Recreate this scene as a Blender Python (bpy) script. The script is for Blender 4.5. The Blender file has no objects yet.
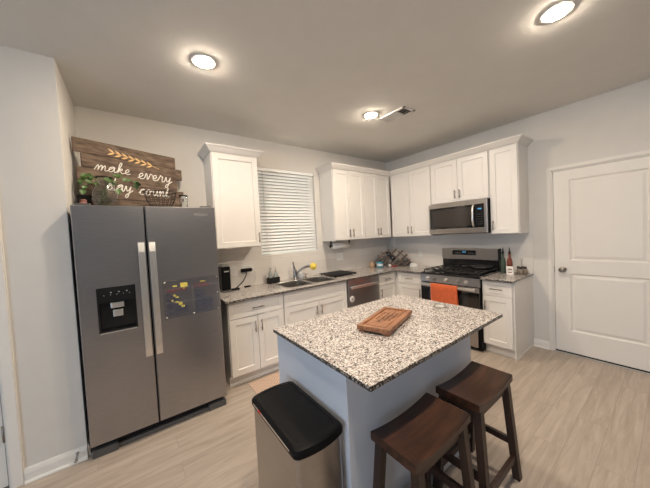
import bpy, bmesh, math, random
from mathutils import Vector, Matrix
random.seed(7)
C = bpy.context.scene
COL = C.collection
PI = math.pi

# ------------------------------------------------------------------ camera
yaw, pit, rol = 0.63583, -0.0357, -0.05077
fw = Vector((math.sin(yaw)*math.cos(pit), math.cos(yaw)*math.cos(pit), math.sin(pit)))
rt = Vector((math.cos(yaw), -math.sin(yaw), 0))
up = rt.cross(fw)
c_, s_ = math.cos(rol), math.sin(rol)
R0 = c_*rt + s_*up
R1 = -s_*rt + c_*up
cam = bpy.data.cameras.new('camera')
cam.sensor_width = 36
cam.lens = 261.06*36/650
cam.clip_start = 0.05
camo = bpy.data.objects.new('camera', cam)
COL.objects.link(camo)
camo.matrix_world = Matrix(((R0.x, R1.x, -fw.x, -3.8376), (R0.y, R1.y, -fw.y, -3.1855), (R0.z, R1.z, -fw.z, 1.4677), (0, 0, 0, 1)))
C.camera = camo

# ------------------------------------------------------------------ world, light, exposure
w = bpy.data.worlds.new('world'); C.world = w; w.use_nodes = True
nt = w.node_tree
bg = nt.nodes['Background']
sky = nt.nodes.new('ShaderNodeTexSky'); sky.sky_type = 'HOSEK_WILKIE'; sky.turbidity = 3
sky.sun_direction = (0.2, 0.7, 0.6)
nt.links.new(sky.outputs[0], bg.inputs[0])
bg.inputs[1].default_value = 0.6
DAY_W = 120.0
LAMP = 575.0
day = bpy.data.lights.new('daylight', 'AREA'); day.shape = 'RECTANGLE'
day.size = 2.6; day.size_y = 1.9; day.energy = DAY_W; day.color = (0.58, 0.77, 1.0)
dayo = bpy.data.objects.new('window_daylight', day); COL.objects.link(dayo)
dayo.location = (-8.3, -4.3, 1.25); dayo.rotation_euler = (0, -PI/2, 0)
C.view_settings.view_transform = 'Standard'
C.view_settings.look = 'None'
C.view_settings.gamma = 1
C.view_settings.use_curve_mapping = False
C.view_settings.exposure = 0.30

# ------------------------------------------------------------------ measures
H = 2.725; CT = 0.879; UB = 1.3695; UT = 2.402
XL, YL = -4.176, -0.727           # the corner of the fridge alcove
XW, YW = -8.2, -9.0              # far walls behind the camera

# ------------------------------------------------------------------ materials
MATS = {}
def mat(name, col, rough=0.5, metal=0.0, **k):
    if name in MATS: return MATS[name]
    m = bpy.data.materials.new(name); m.use_nodes = True
    t = m.node_tree; b = t.nodes['Principled BSDF']
    b.inputs['Base Color'].default_value = (*col, 1)
    b.inputs['Roughness'].default_value = rough
    b.inputs['Metallic'].default_value = metal
    tc = t.nodes.new('ShaderNodeTexCoord')
    def mapped(scale):
        mp = t.nodes.new('ShaderNodeMapping'); mp.inputs['Scale'].default_value = scale
        t.links.new(tc.outputs['Object'], mp.inputs['Vector']); return mp.outputs[0]
    def ramp(src, stops, interp='LINEAR'):
        r = t.nodes.new('ShaderNodeValToRGB'); r.color_ramp.interpolation = interp
        e = r.color_ramp.elements
        while len(e) < len(stops): e.new(0.5)
        for q, (p, cc) in zip(e, stops): q.position = p; q.color = (*cc, 1)
        t.links.new(src, r.inputs[0]); return r.outputs[0]
    def noise(scale, detail=2, sc=(1, 1, 1)):
        n = t.nodes.new('ShaderNodeTexNoise'); n.inputs['Scale'].default_value = scale; n.inputs['Detail'].default_value = detail
        t.links.new(mapped(sc), n.inputs['Vector']); return n.outputs['Fac']
    def bump(src, strength, dist):
        bp = t.nodes.new('ShaderNodeBump'); bp.inputs['Strength'].default_value = strength; bp.inputs['Distance'].default_value = dist
        t.links.new(src, bp.inputs['Height']); t.links.new(bp.outputs[0], b.inputs['Normal'])
    kind = k.get('kind', 'plain')
    if kind == 'plain':
        v = k.get('var', 0.04)
        lo = tuple(x*(1-v) for x in col); hi = tuple(min(1, x*(1+v)) for x in col)
        t.links.new(ramp(noise(k.get('scale', 6)), [(0.3, lo), (0.7, hi)]), b.inputs['Base Color'])
        if 'bump' in k: bump(noise(k['bump'][0], 3), k['bump'][1], 0.002)
    elif kind == 'brushed':
        sc = k.get('dir', (1, 1, 60))
        n = noise(k.get('scale', 12), 3, sc)
        v = 0.10
        t.links.new(ramp(n, [(0.3, tuple(x*(1-v) for x in col)), (0.7, tuple(min(1, x*(1+v)) for x in col))]), b.inputs['Base Color'])
        bump(n, 0.05, 0.001)
    elif kind == 'wood':
        sc = k.get('dir', (1, 14, 14))
        n = noise(k.get('scale', 3), 5, sc)
        t.links.new(ramp(n, [(0.25, k['dark']), (0.5, col), (0.78, k['light'])]), b.inputs['Base Color'])
        bump(n, 0.15, 0.002)
    elif kind == 'granite':
        v = t.nodes.new('ShaderNodeTexVoronoi'); v.inputs['Scale'].default_value = 150
        t.links.new(mapped((1, 1, 1)), v.inputs['Vector'])
        sp = t.nodes.new('ShaderNodeSeparateColor'); t.links.new(v.outputs['Color'], sp.inputs[0])
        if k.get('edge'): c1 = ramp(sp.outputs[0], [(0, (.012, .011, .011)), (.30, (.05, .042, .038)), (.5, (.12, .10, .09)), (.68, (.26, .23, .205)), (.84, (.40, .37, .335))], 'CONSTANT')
        else: c1 = ramp(sp.outputs[0], [(0, (.06, .055, .05)), (.10, (.21, .19, .17)), (.22, (.39, .325, .295)), (.42, (.57, .53, .50)), (.64, (.70, .665, .63)), (.84, (.44, .415, .40))], 'CONSTANT')
        v2 = t.nodes.new('ShaderNodeTexVoronoi'); v2.inputs['Scale'].default_value = 330
        t.links.new(mapped((1, 1, 1)), v2.inputs['Vector'])
        sp2 = t.nodes.new('ShaderNodeSeparateColor'); t.links.new(v2.outputs['Color'], sp2.inputs[0])
        f = ramp(sp2.outputs[1], [(0, (.10, .09, .085)), (.12, (1, 1, 1))], 'CONSTANT')
        mx = t.nodes.new('ShaderNodeMix'); mx.data_type = 'RGBA'; mx.blend_type = 'MULTIPLY'; mx.inputs[0].default_value = 0.85
        t.links.new(c1, mx.inputs[6]); t.links.new(f, mx.inputs[7]); t.links.new(mx.outputs[2], b.inputs['Base Color'])
    elif kind == 'floor':
        br = t.nodes.new('ShaderNodeTexBrick')
        br.inputs['Scale'].default_value = 1; br.inputs['Brick Width'].default_value = 1.22; br.inputs['Row Height'].default_value = 0.152
        br.inputs['Mortar Size'].default_value = 0.0018; br.inputs['Mortar Smooth'].default_value = 0.2
        br.inputs['Color1'].default_value = (0.0, 0, 0, 1); br.inputs['Color2'].default_value = (1, 1, 1, 1); br.inputs['Mortar'].default_value = (.5, .5, .5, 1)
        br.offset = 0.37; br.offset_frequency = 2
        t.links.new(mapped((1, 1, 1)), br.inputs['Vector'])
        # grain, shifted per plank
        addv = t.nodes.new('ShaderNodeVectorMath'); addv.operation = 'MULTIPLY_ADD'
        t.links.new(br.outputs['Color'], addv.inputs[0]); addv.inputs[1].default_value = (7, 7, 7)
        t.links.new(mapped((1.6, 17, 1)), addv.inputs[2])
        n = t.nodes.new('ShaderNodeTexNoise'); n.inputs['Scale'].default_value = 1.5; n.inputs['Detail'].default_value = 6; n.inputs['Roughness'].default_value = 0.62
        n.inputs['Distortion'].default_value = 0.6
        t.links.new(addv.outputs[0], n.inputs['Vector'])
        g = ramp(n.outputs['Fac'], [(0.28, k['dark']), (0.5, col), (0.72, k['light'])])
        tone = ramp(br.outputs['Color'], [(0, (.96, .955, .95)), (1, (1.02, 1.02, 1.02))])
        mx = t.nodes.new('ShaderNodeMix'); mx.data_type = 'RGBA'; mx.blend_type = 'MULTIPLY'; mx.inputs[0].default_value = 1
        t.links.new(g, mx.inputs[6]); t.links.new(tone, mx.inputs[7])
        mx2 = t.nodes.new('ShaderNodeMix'); mx2.data_type = 'RGBA'
        t.links.new(br.outputs['Fac'], mx2.inputs[0]); t.links.new(mx.outputs[2], mx2.inputs[6]); mx2.inputs[7].default_value = (.33, .285, .24, 1)
        t.links.new(mx2.outputs[2], b.inputs['Base Color'])
        bump(n.outputs['Fac'], 0.12, 0.002)
    elif kind == 'tile':
        br = t.nodes.new('ShaderNodeTexBrick')
        br.inputs['Scale'].default_value = 1; br.inputs['Brick Width'].default_value = 0.305; br.inputs['Row Height'].default_value = 0.102
        br.inputs['Mortar Size'].default_value = 0.0016; br.inputs['Mortar Smooth'].default_value = 0.3
        br.inputs['Color1'].default_value = (*col, 1); br.inputs['Color2'].default_value = (*[x*.965 for x in col], 1)
        br.inputs['Mortar'].default_value = (*[x*.80 for x in col], 1)
        mp = t.nodes.new('ShaderNodeMapping'); mp.inputs['Rotation'].default_value = k['rot']; mp.inputs['Location'].default_value = (0.1, -CT, 0)
        t.links.new(tc.outputs['Object'], mp.inputs['Vector']); t.links.new(mp.outputs[0], br.inputs['Vector'])
        t.links.new(br.outputs['Color'], b.inputs['Base Color'])
        inv = t.nodes.new('ShaderNodeMath'); inv.operation = 'SUBTRACT'; inv.inputs[0].default_value = 1
        t.links.new(br.outputs['Fac'], inv.inputs[1]); bump(inv.outputs[0], 0.5, 0.0015)
    elif kind == 'lattice':
        wv = t.nodes.new('ShaderNodeTexVoronoi'); wv.inputs['Scale'].default_value = 38; wv.feature = 'DISTANCE_TO_EDGE'; wv.inputs['Randomness'].default_value = 0.2
        mp = t.nodes.new('ShaderNodeMapping'); mp.inputs['Rotation'].default_value = (0, 0, PI/4)
        t.links.new(tc.outputs['Object'], mp.inputs['Vector']); t.links.new(mp.outputs[0], wv.inputs['Vector'])
        t.links.new(ramp(wv.outputs[0], [(0.05, k['light']), (0.18, col)]), b.inputs['Base Color'])
    if 'emit' in k:
        b.inputs['Emission Color'].default_value = (*k.get('ecol', col), 1); b.inputs['Emission Strength'].default_value = k['emit']
    if 'trans' in k:
        b.inputs['Transmission Weight'].default_value = k['trans']; b.inputs['IOR'].default_value = k.get('ior', 1.45)
        if 'alpha' in k: b.inputs['Alpha'].default_value = k['alpha']
    if 'coat' in k:
        b.inputs['Coat Weight'].default_value = k['coat']; b.inputs['Coat Roughness'].default_value = 0.08
    if 'spec' in k: b.inputs['Specular IOR Level'].default_value = k['spec']
    if 'sheen' in k: b.inputs['Sheen Weight'].default_value = k['sheen']
    MATS[name] = m
    return m

WALL = mat('wall_paint', (.67, .64, .595), .85, bump=(90, .25), var=.015)
CEIL = mat('ceiling_paint', (.74, .72, .675), .9, bump=(70, .25), var=.015)
TRIM = mat('trim_paint', (.80, .77, .72), .45, var=.01)
DOORP = mat('door_paint', (.76, .72, .665), .45, var=.012)
CAB = mat('cabinet_paint', (.765, .735, .695), .38, var=.012)
CABIN = mat('cabinet_recess', (.30, .25, .20), .7)
ISL = mat('island_paint_daylit', (.67, .685, .735), .5, var=.012)  # near-neutral grey-white paint, with some of the daylight's blue mixed into its colour
FLOOR = mat('plank_floor', (.43, .36, .30), .36, kind='floor', dark=(.34, .278, .222), light=(.52, .448, .38))
TILEA = mat('tile_back', (.74, .70, .65), .16, kind='tile', rot=(-PI/2, 0, 0))
TILEB = mat('tile_side', (.74, .70, .65), .16, kind='tile', rot=(-PI/2, 0, PI/2))
GRAN = mat('granite', (.6, .57, .53), .14, kind='granite')
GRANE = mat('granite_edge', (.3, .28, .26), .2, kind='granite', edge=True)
STEEL = mat('stainless', (.43, .405, .385), .30, 1, kind='brushed', dir=(1, 1, 60))
STEELV = mat('stainless_dark', (.40, .39, .40), .30, 1, kind='brushed', dir=(1, 1, 60))
HANDLE = mat('polished_steel', (.86, .84, .81), .30, 1, kind='brushed', dir=(40, 40, 1))
NICKEL = mat('brushed_nickel', (.30, .265, .235), .28, 1)
CHROME = mat('chrome', (.40, .39, .39), .16, 1)
SINKM = mat('sink_steel', (.46, .44, .42), .30, 1)
BLACK = mat('black_gloss', (.010, .010, .011), .10)
BLACKM = mat('black_matte', (.013, .012, .012), .55, spec=.25)
BLACKP = mat('black_plastic', (.006, .006, .0065), .42, spec=.10)
IRON = mat('cast_iron', (.016, .016, .016), .5)
GLASSBLK = mat('oven_glass', (.012, .012, .013), .04)
GREYP = mat('grey_plastic', (.085, .082, .08), .45)
LGREY = mat('light_grey_plastic', (.45, .44, .42), .4)
WHITE = mat('white_plastic', (.80, .79, .76), .4)
GLASS = mat('clear_glass', (.95, .97, .96), .03, trans=1.0)
BLIND = mat('blind_slat', (.86, .87, .86), .5, var=.01)
SEAT = mat('stool_wood', (.050, .019, .009), .36, kind='wood', dir=(1.3, 12, 12), dark=(.016, .007, .004), light=(.088, .036, .016))
LEGW = mat('stool_leg_wood', (.038, .018, .011), .42, kind='wood', dir=(12, 12, 1.3), dark=(.015, .008, .006), light=(.058, .028, .016))
BOARDW = mat('acacia', (.27, .115, .05), .45, kind='wood', dir=(1.3, 14, 14), dark=(.12, .045, .022), light=(.46, .23, .115))
BURN = mat('burnt_mark', (.10, .045, .022), .7)
PALLET = mat('weathered_wood', (.14, .095, .066), .8, kind='wood', dir=(1.5, 10, 16), dark=(.055, .035, .024), light=(.25, .18, .13))
GOLD = mat('gold_paint', (.80, .53, .22), .5)
PAINTW = mat('white_paint_lettering', (.88, .86, .80), .6)
LEAF = mat('leaf_green', (.07, .14, .035), .5, var=.3, scale=30)
STEMG = mat('stem_green', (.16, .20, .08), .6)
ORANGE = mat('orange_terry', (.62, .115, .03), .95, bump=(400, .8), var=.15, scale=60, sheen=.4)
YELLOW = mat('yellow_scrubber', (.85, .66, .12), .9, bump=(200, .6))
PAPER = mat('paper_white', (.88, .85, .80), .85)
RUG = mat('rug_fabric', (.44, .28, .20), .95, kind='lattice', light=(.72, .58, .47))
RED = mat('red', (.55, .02, .02), .5)
LAMPM = mat('lamp_glow', (1, .95, .85), .5, emit=LAMP, ecol=(1.0, .85, .685))
CLOCK = mat('clock_glow', (.1, .5, .9), .5, emit=.45, ecol=(.15, .55, 1.0))
RACKW = mat('rack_wood', (.19, .135, .11), .5, kind='wood', dir=(4, 4, 12), dark=(.07, .045, .035), light=(.22, .15, .115))
BLUE = mat('blue_tin', (.04, .26, .36), .3)
TAN = mat('tan_jar', (.50, .33, .21), .5)
SILVERW = mat('soft_white', (.72, .75, .76), .35)
OILG = mat('green_glass', (.09, .13, .10), .08, trans=.35)
OILR = mat('amber_liquid', (.23, .06, .035), .12, trans=.2)
PINKC = mat('dusty_pink', (.30, .13, .11), .6)
INKB = mat('blue_marker', (.035, .055, .16), .5)
INKR = mat('red_marker', (.40, .04, .05), .5)
INKY = mat('yellow_sticker', (.72, .60, .12), .5)
ACR = mat('acrylic', (.30, .30, .33), .08, trans=.8, alpha=.25, ior=1.2)
DARKGAP = mat('dark_interior', (.02, .018, .016), .8)

# ------------------------------------------------------------------ mesh builder
class MB:
    def __init__(s, tf=None): s.v = []; s.f = []; s.sm = []; s.tf = tf
    def add(s, vs, fs, smooth=False, M=None):
        o = len(s.v)
        for p in vs:
            p = Vector(p)
            if M is not None: p = M @ p
            if s.tf: p = Vector(s.tf(*p))
            s.v.append(p)
        for f in fs: s.f.append([i+o for i in f]); s.sm.append(smooth)
        return s
    def bm(s, b, smooth=False, M=None):
        b.verts.ensure_lookup_table(); b.verts.index_update()
        s.add([v.co.copy() for v in b.verts], [[v.index for v in f.verts] for f in b.faces], smooth, M); b.free(); return s
    def box(s, x0, x1, y0, y1, z0, z1, bev=0, M=None, seg=2):
        b = bmesh.new(); bmesh.ops.create_cube(b, size=1)
        for v in b.verts:
            v.co = Vector(((x0+x1)/2+v.co.x*(x1-x0), (y0+y1)/2+v.co.y*(y1-y0), (z0+z1)/2+v.co.z*(z1-z0)))
        if bev: bmesh.ops.bevel(b, geom=b.edges[:], offset=bev, segments=seg, profile=.5, affect='EDGES')
        return s.bm(b, False, M)
    def loops(s, ls, cap0=True, cap1=True, smooth=False, closed=True, M=None):
        n = len(ls[0]); vs = [p for l in ls for p in l]; fs = []
        for i in range(len(ls)-1):
            for j in range(n if closed else n-1):
                a = i*n+j; b_ = i*n+(j+1) % n
                fs.append([a, b_, b_+n, a+n])
        if cap0: fs.append(list(range(n))[::-1])
        if cap1: fs.append([(len(ls)-1)*n+j for j in range(n)])
        return s.add(vs, fs, smooth, M)
    def lathe(s, prof, x=0, y=0, z=0, n=20, M=None, smooth=True, cap=True):
        ls = [[(x+r*math.cos(2*PI*j/n), y+r*math.sin(2*PI*j/n), z+h) for j in range(n)] for r, h in prof]
        return s.loops(ls, cap, cap, smooth, True, M)
    def cyl(s, p0, p1, r, n=12, r1=None, smooth=True):
        return s.tube([p0, p1], r, n, r1=r1, smooth=smooth)
    def tube(s, pts, r, n=8, r1=None, smooth=True, closed=False):
        P = [Vector(p) for p in pts]; ls = []
        prev = None
        for i, p in enumerate(P):
            a = P[max(i-1, 0)]; b_ = P[min(i+1, len(P)-1)]
            if closed: a = P[i-1]; b_ = P[(i+1) % len(P)]
            d = (b_-a).normalized()
            if prev is None:
                u = d.orthogonal().normalized()
            else:
                u = (prev-d*prev.dot(d)).normalized()
            prev = u; v_ = d.cross(u)
            rr = r if r1 is None else r+(r1-r)*i/(len(P)-1)
            ls.append([p+rr*(math.cos(2*PI*j/n)*u+math.sin(2*PI*j/n)*v_) for j in range(n)])
        if closed: ls.append(ls[0]); return s.loops(ls, False, False, smooth)
        return s.loops(ls, True, True, smooth)
    def prism(s, poly, z0, z1, M=None, bev=0, smooth=False):
        if not bev: return s.loops([[(x, y, z0) for x, y in poly], [(x, y, z1) for x, y in poly]], smooth=smooth, M=M)
        cx = sum(p[0] for p in poly)/len(poly); cy = sum(p[1] for p in poly)/len(poly)
        def ins(d): return [(cx+(x-cx)*(1-d/max(.001, abs(x-cx)+abs(y-cy))), cy+(y-cy)*(1-d/max(.001, abs(x-cx)+abs(y-cy)))) for x, y in poly]
        a = ins(bev)
        return s.loops([[(x, y, z0) for x, y in a], [(x, y, z0+bev) for x, y in poly], [(x, y, z1-bev) for x, y in poly], [(x, y, z1) for x, y in a]], M=M, smooth=smooth)
    def sphere(s, c, r, sc=(1, 1, 1), M=None, n=12):
        b = bmesh.new(); bmesh.ops.create_uvsphere(b, u_segments=n, v_segments=max(6, n//2+2), radius=r)
        for v in b.verts: v.co = Vector((c[0]+v.co.x*sc[0], c[1]+v.co.y*sc[1], c[2]+v.co.z*sc[2]))
        return s.bm(b, True, M)
    def rect(s, u0, u1, z0, z1, d): return [(u0, d, z0), (u1, d, z0), (u1, d, z1), (u0, d, z1)]
    def panel_door(s, u0, u1, z0, z1, d0, d1, rail=.058, slope=.007, rec=.009, ch=.002):
        i = rail
        return s.loops([s.rect(u0, u1, z0, z1, d0), s.rect(u0, u1, z0, z1, d1-ch), s.rect(u0+ch, u1-ch, z0+ch, z1-ch, d1),
                        s.rect(u0+i, u1-i, z0+i, z1-i, d1), s.rect(u0+i+slope, u1-i-slope, z0+i+slope, z1-i-slope, d1-rec)])
    def build(s, name, m, parent=None, kind=None):
        me = bpy.data.meshes.new(name)
        off = wloc(parent) if parent is not None else Vector((0, 0, 0))
        me.from_pydata([v-off for v in s.v], [], s.f); me.validate()
        for p, q in zip(me.polygons, s.sm): p.use_smooth = q
        b = bmesh.new(); b.from_mesh(me); bmesh.ops.recalc_face_normals(b, faces=b.faces[:]); b.to_mesh(me); b.free()
        me.materials.append(m)
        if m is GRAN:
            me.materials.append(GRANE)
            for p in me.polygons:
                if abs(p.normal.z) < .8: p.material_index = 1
        o = bpy.data.objects.new(name, me); COL.objects.link(o)
        if parent is not None: o.parent = parent
        if kind: o['kind'] = kind
        return o
def wloc(o):
    v = Vector((0, 0, 0))
    while o is not None: v += o.location; o = o.parent
    return v
def A(u, d, z): return (u, -d, z)          # along the window wall
def B(u, d, z): return (-d, u, z)          # along the range wall (u = y)
def thing(name, loc, label, cat, group=None):
    o = bpy.data.objects.new(name, None); COL.objects.link(o); o.empty_display_size = .05
    o.location = loc; return tag(o, label, cat, group)
def tag(o, label, cat, group=None, kind=None):
    o['label'] = label; o['category'] = cat
    if group: o['group'] = group
    if kind: o['kind'] = kind
    return o
def struct(name, mb, m, parent=None, label=None):
    o = mb.build(name, m, parent)
    if parent is None: o['kind'] = 'structure'
    return o
def copy_tree(o, parent=None):
    c = o.copy(); COL.objects.link(c)
    if parent is not None: c.parent = parent
    for ch in list(o.children): copy_tree(ch, c)
    return c
def rotz(a, c): return Matrix.Translation(Vector(c)) @ Matrix.Rotation(a, 4, 'Z')

# ------------------------------------------------------------------ the room
struct('floor', MB().box(XW, .12, YW, .12, -.10, 0), FLOOR)
struct('ceiling', MB().box(XW-.1, .12, YW-.1, .12, H, H+.12), CEIL)
WX0, WX1, WZ0, WZ1 = -2.505, -1.632, 1.238, 2.375
mb = MB(); mb.box(XL, WX0, 0, .12, 0, H); mb.box(WX1, .12, 0, .12, 0, H); mb.box(WX0, WX1, 0, .12, 0, WZ0); mb.box(WX0, WX1, 0, .12, WZ1, H)
struct('wall_back', mb, WALL)
DY0, DY1, DZ = -2.335, -3.18, 2.052
mb = MB(); mb.box(0, .12, DY0, 0, 0, H); mb.box(0, .12, YW, DY1, 0, H); mb.box(0, .12, DY1, DY0, DZ, H); mb.box(.08, .12, DY1, DY0, 0, DZ)
struct('wall_right', mb, WALL)
struct('wall_alcove', MB().box(XL-.11, XL, YL, .12, 0, H), WALL)
DL0, DL1 = -5.36, -4.53
mb = MB(); mb.box(DL1, XL-.11, YL, YL+.11, 0, H); mb.box(XW, DL0, YL, YL+.11, 0, H); mb.box(DL0, DL1, YL, YL+.11, DZ, H); mb.box(DL0, DL1, YL+.08, YL+.11, 0, DZ)
struct('wall_left', mb, WALL)
mb = MB(); LW0, LW1 = -5.6, -3.0
mb.box(XW-.1, XW, YW, LW0, 0, H); mb.box(XW-.1, XW, LW1, YL+.11, 0, H); mb.box(XW-.1, XW, LW0, LW1, 0, .3); mb.box(XW-.1, XW, LW0, LW1, 2.2, H)
struct('wall_far_left', mb, WALL)
struct('wall_rear', MB().box(XW-.1, .12, YW-.1, YW, 0, H), WALL)
# the patio window behind the camera
wf = MB()
wf.box(XW-.08, XW-.03, LW0, LW0+.05, .3, 2.2); wf.box(XW-.08, XW-.03, LW1-.05, LW1, .3, 2.2); wf.box(XW-.08, XW-.03, LW0, LW1, .3, .35); wf.box(XW-.08, XW-.03, LW0, LW1, 2.15, 2.2)
wf.box(XW-.08, XW-.03, (LW0+LW1)/2-.025, (LW0+LW1)/2+.025, .3, 2.2)
struct('window_2', wf, TRIM)
# kitchen window
wf = MB(); Y = .075
wf.box(WX0, WX0+.04, Y, Y+.035, WZ0, WZ1); wf.box(WX1-.04, WX1, Y, Y+.035, WZ0, WZ1); wf.box(WX0, WX1, Y, Y+.035, WZ0, WZ0+.04); wf.box(WX0, WX1, Y, Y+.035, WZ1-.04, WZ1)
wf.box(WX0, WX1, Y, Y+.035, (WZ0+WZ1)/2-.02, (WZ0+WZ1)/2+.02)
w1 = struct('window_1', wf, TRIM)
MB().box(WX0+.03, WX1-.03, Y+.012, Y+.018, WZ0+.03, WZ1-.03).build('pane', GLASS, w1)
MB().box(WX0, WX1, -.012, Y, WZ0-.012, WZ0+.006, .002).build('window_sill', TRIM, w1)
# doors
def casing(mb, u0, u1, zt, wdt=.058, d=.016):
    for a, b in ((u0-wdt, u0), (u1, u1+wdt)):
        mb.box(a, b, 0, d*.6, 0, zt+wdt); mb.box(a+.006, b-.006, d*.6, d, 0, zt+wdt-.006)
    mb.box(u0, u1, 0, d*.6, zt, zt+wdt); mb.box(u0, u1, d*.6, d, zt+.006, zt+wdt-.006)
def door_slab(mb, u0, u1, z0, z1, d0, d1, pans):
    # stiles and rails round sunk, moulded panels
    us = (pans[0][0], pans[0][1])
    mb.box(u0, us[0], d0, d1, z0, z1); mb.box(us[1], u1, d0, d1, z0, z1)
    zz = z0
    for _, _, a, b in sorted(pans, key=lambda p: p[2]):
        mb.box(us[0], us[1], d0, d1, zz, a); zz = b
        r = mb.rect; e = us
        mb.loops([r(e[0], e[1], a, b, d1), r(e[0]+.012, e[1]-.012, a+.012, b-.012, d1-.010), r(e[0]+.024, e[1]-.024, a+.024, b-.024, d1-.010),
                  r(e[0]+.045, e[1]-.045, a+.045, b-.045, d1-.003)], False, True)
    mb.box(us[0], us[1], d0, d1, zz, z1)
D0, D1 = DY1+.012, DY0-.012
mb = MB(B); door_slab(mb, D0+.003, D1-.003, .022, DZ-.014, -.045, -.008, [(D0+.133, D1-.133, .262, .905), (D0+.133, D1-.133, 1.05, 1.93)])
d1o = struct('door_1', mb, DOORP)
mb = MB(B); mb.lathe([(.031, 0), (.031, .006), (.024, .010), (.011, .014), (.011, .036), (.022, .042), (.028, .054), (.026, .066), (.012, .072)], n=20, M=Matrix.Translation(Vector((-2.422, -.008, .945))) @ Matrix.Rotation(-PI/2, 4, 'X'))
kn = mb.build('door_knob', NICKEL, d1o); kn['label'] = 'round brushed nickel knob'
MB(B).box(D0, D1, -.05, -.006, .008, .022).build('door_sweep', BLACKM, d1o)
MB(B).box(D1-.004, D1+.002, -.012, -.004, .91, .98).build('strike_plate', NICKEL, d1o)
mb = MB(B); casing(mb, DY1, DY0, DZ, .038); mb.box(DY1, D0, -.07, 0, 0, DZ); mb.box(D1, DY0, -.07, 0, 0, DZ); mb.box(DY1, DY0, -.07, 0, DZ-.012, DZ)
struct('trim_1', mb, DOORP)
struct('trim_3', MB(B).box(DY1, DY0, -.075, .018, 0, .008, .002), LGREY)
YA = lambda u, d, z: (u, YL-d, z)
mb = MB(YA); door_slab(mb, DL0+.014, DL1-.014, .015, DZ-.014, -.045, -.010, [(DL0+.14, DL1-.14, .25, .92), (DL0+.14, DL1-.14, 1.06, 1.93)])
d2 = struct('door_2', mb, TRIM)
for z in (.25, 1.0, 1.78):
    m2 = MB(YA); m2.cyl((DL1-.012, -.004, z+.045), (DL1-.012, -.004, z+.145), .007); m2.box(DL1-.012, DL1-.002, -.008, -.003, z+.045, z+.145)
    m2.build('hinge', NICKEL, d2)
mb = MB(YA); casing(mb, DL0, DL1, DZ, .06); mb.box(DL0, DL0+.012, -.07, 0, 0, DZ); mb.box(DL1-.008, DL1, -.07, 0, 0, DZ); mb.box(DL0, DL1, -.07, 0, DZ-.012, DZ)
struct('trim_2', mb, TRIM)
def baseb(tf, u0, u1, nm, h=.09):
    mb = MB(tf)
    mb.loops([[(u, d, z) for d, z in ((0, 0), (.014, 0), (.014, h-.03), (.010, h-.012), (.006, h), (0, h))] for u in (u0, u1)])
    mb.loops([[(u, d, z) for d, z in ((.014, 0), (.026, 0), (.024, .008), (.014, .016))] for u in (u0, u1)])
    struct(nm, mb, TRIM)
baseb(YA, DL1+.06, XL, 'baseboard_left')
baseb(lambda u, d, z: (XL+d, u, z), YL, -.02, 'baseboard_alcove')
baseb(B, DY0+.038, -2.137, 'baseboard_right')
baseb(B, YW, DY1-.038, 'baseboard_right_rear')
# tile backsplash
mb = MB(A); mb.box(-3.16, WX0, 0, .008, CT, UB+.02); mb.box(WX0, WX1, 0, .008, CT, WZ0-.014); mb.box(WX1, 0, 0, .008, CT, UB+.02)
struct('wall_backsplash_back', mb, TILEA)
struct('wall_backsplash_right', MB(B).box(-2.158, -.008, 0, .008, CT-.02, UB+.02), TILEB)

# ------------------------------------------------------------------ ceiling
lp = None
for i, (x, y, lab) in enumerate(((-3.351, -1.205, 'round recessed ceiling light above the refrigerator and sink side, leftmost'),
                        (-1.692, -1.227, 'round recessed ceiling light beside the ceiling vent'),
                        (-1.714, -2.757, 'round recessed ceiling light at the top right, nearest the white panel door'),
                        (-3.36, -2.757, 'round recessed ceiling light nearest overhead, on the refrigerator side'))):
    if lp is None:
        lp = thing('recessed_light', (0, 0, 0), lab, 'ceiling light', 'recessed lights in the kitchen ceiling')
        MB().lathe([(.085, 0), (.085, -.002), (.081, -.0045), (.068, -.005), (.059, -.002), (.059, 0)], n=36, cap=False).build('trim_ring', TRIM, lp)
        MB().lathe([(.0585, -.004), (.053, -.010), (.040, -.0135), (.020, -.0155), (.001, -.016)], n=36).build('diffuser', LAMPM, lp)
        o = lp
    else: o = copy_tree(lp)
    o.location = (x, y, H); o['label'] = lab
vt = thing('ceiling_vent', (-1.455, -1.375, H), 'white rectangular air vent grille set in the ceiling', 'vent')
mb = MB(); x0, x1, y0, y1 = -1.545, -1.365, -1.545, -1.205
for a in ((x0, x0+.022, y0, y1), (x1-.022, x1, y0, y1), (x0, x1, y0, y0+.022), (x0, x1, y1-.022, y1), (x0, x1, y0+.118, y0+.13), (x0, x1, y0+.213, y0+.225)):
    mb.box(*a, H-.008, H)
mb.build('frame', TRIM, vt)
MB().box(x0+.01, x1-.01, y0+.01, y1-.01, H-.0015, H-.0005).build('duct_opening', DARKGAP, vt)
mb = MB()
for k in range(24):
    yy = y0+.030+k*.0125
    if abs(yy-(y0+.124)) < .01 or abs(yy-(y0+.219)) < .01 : continue
    tl = .8 if k < 8 else (-.35 if k < 15 else -.6)
    if k < 8 and k % 2: continue
    mb.box(x0+.02, x1-.02, -.006, .006, -.0008, .0008, M=Matrix.Translation(Vector((0, yy, H-.006))) @ Matrix.Rotation(tl, 4, 'X'))
mb.build('louvres', LGREY if False else TRIM, vt)

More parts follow.
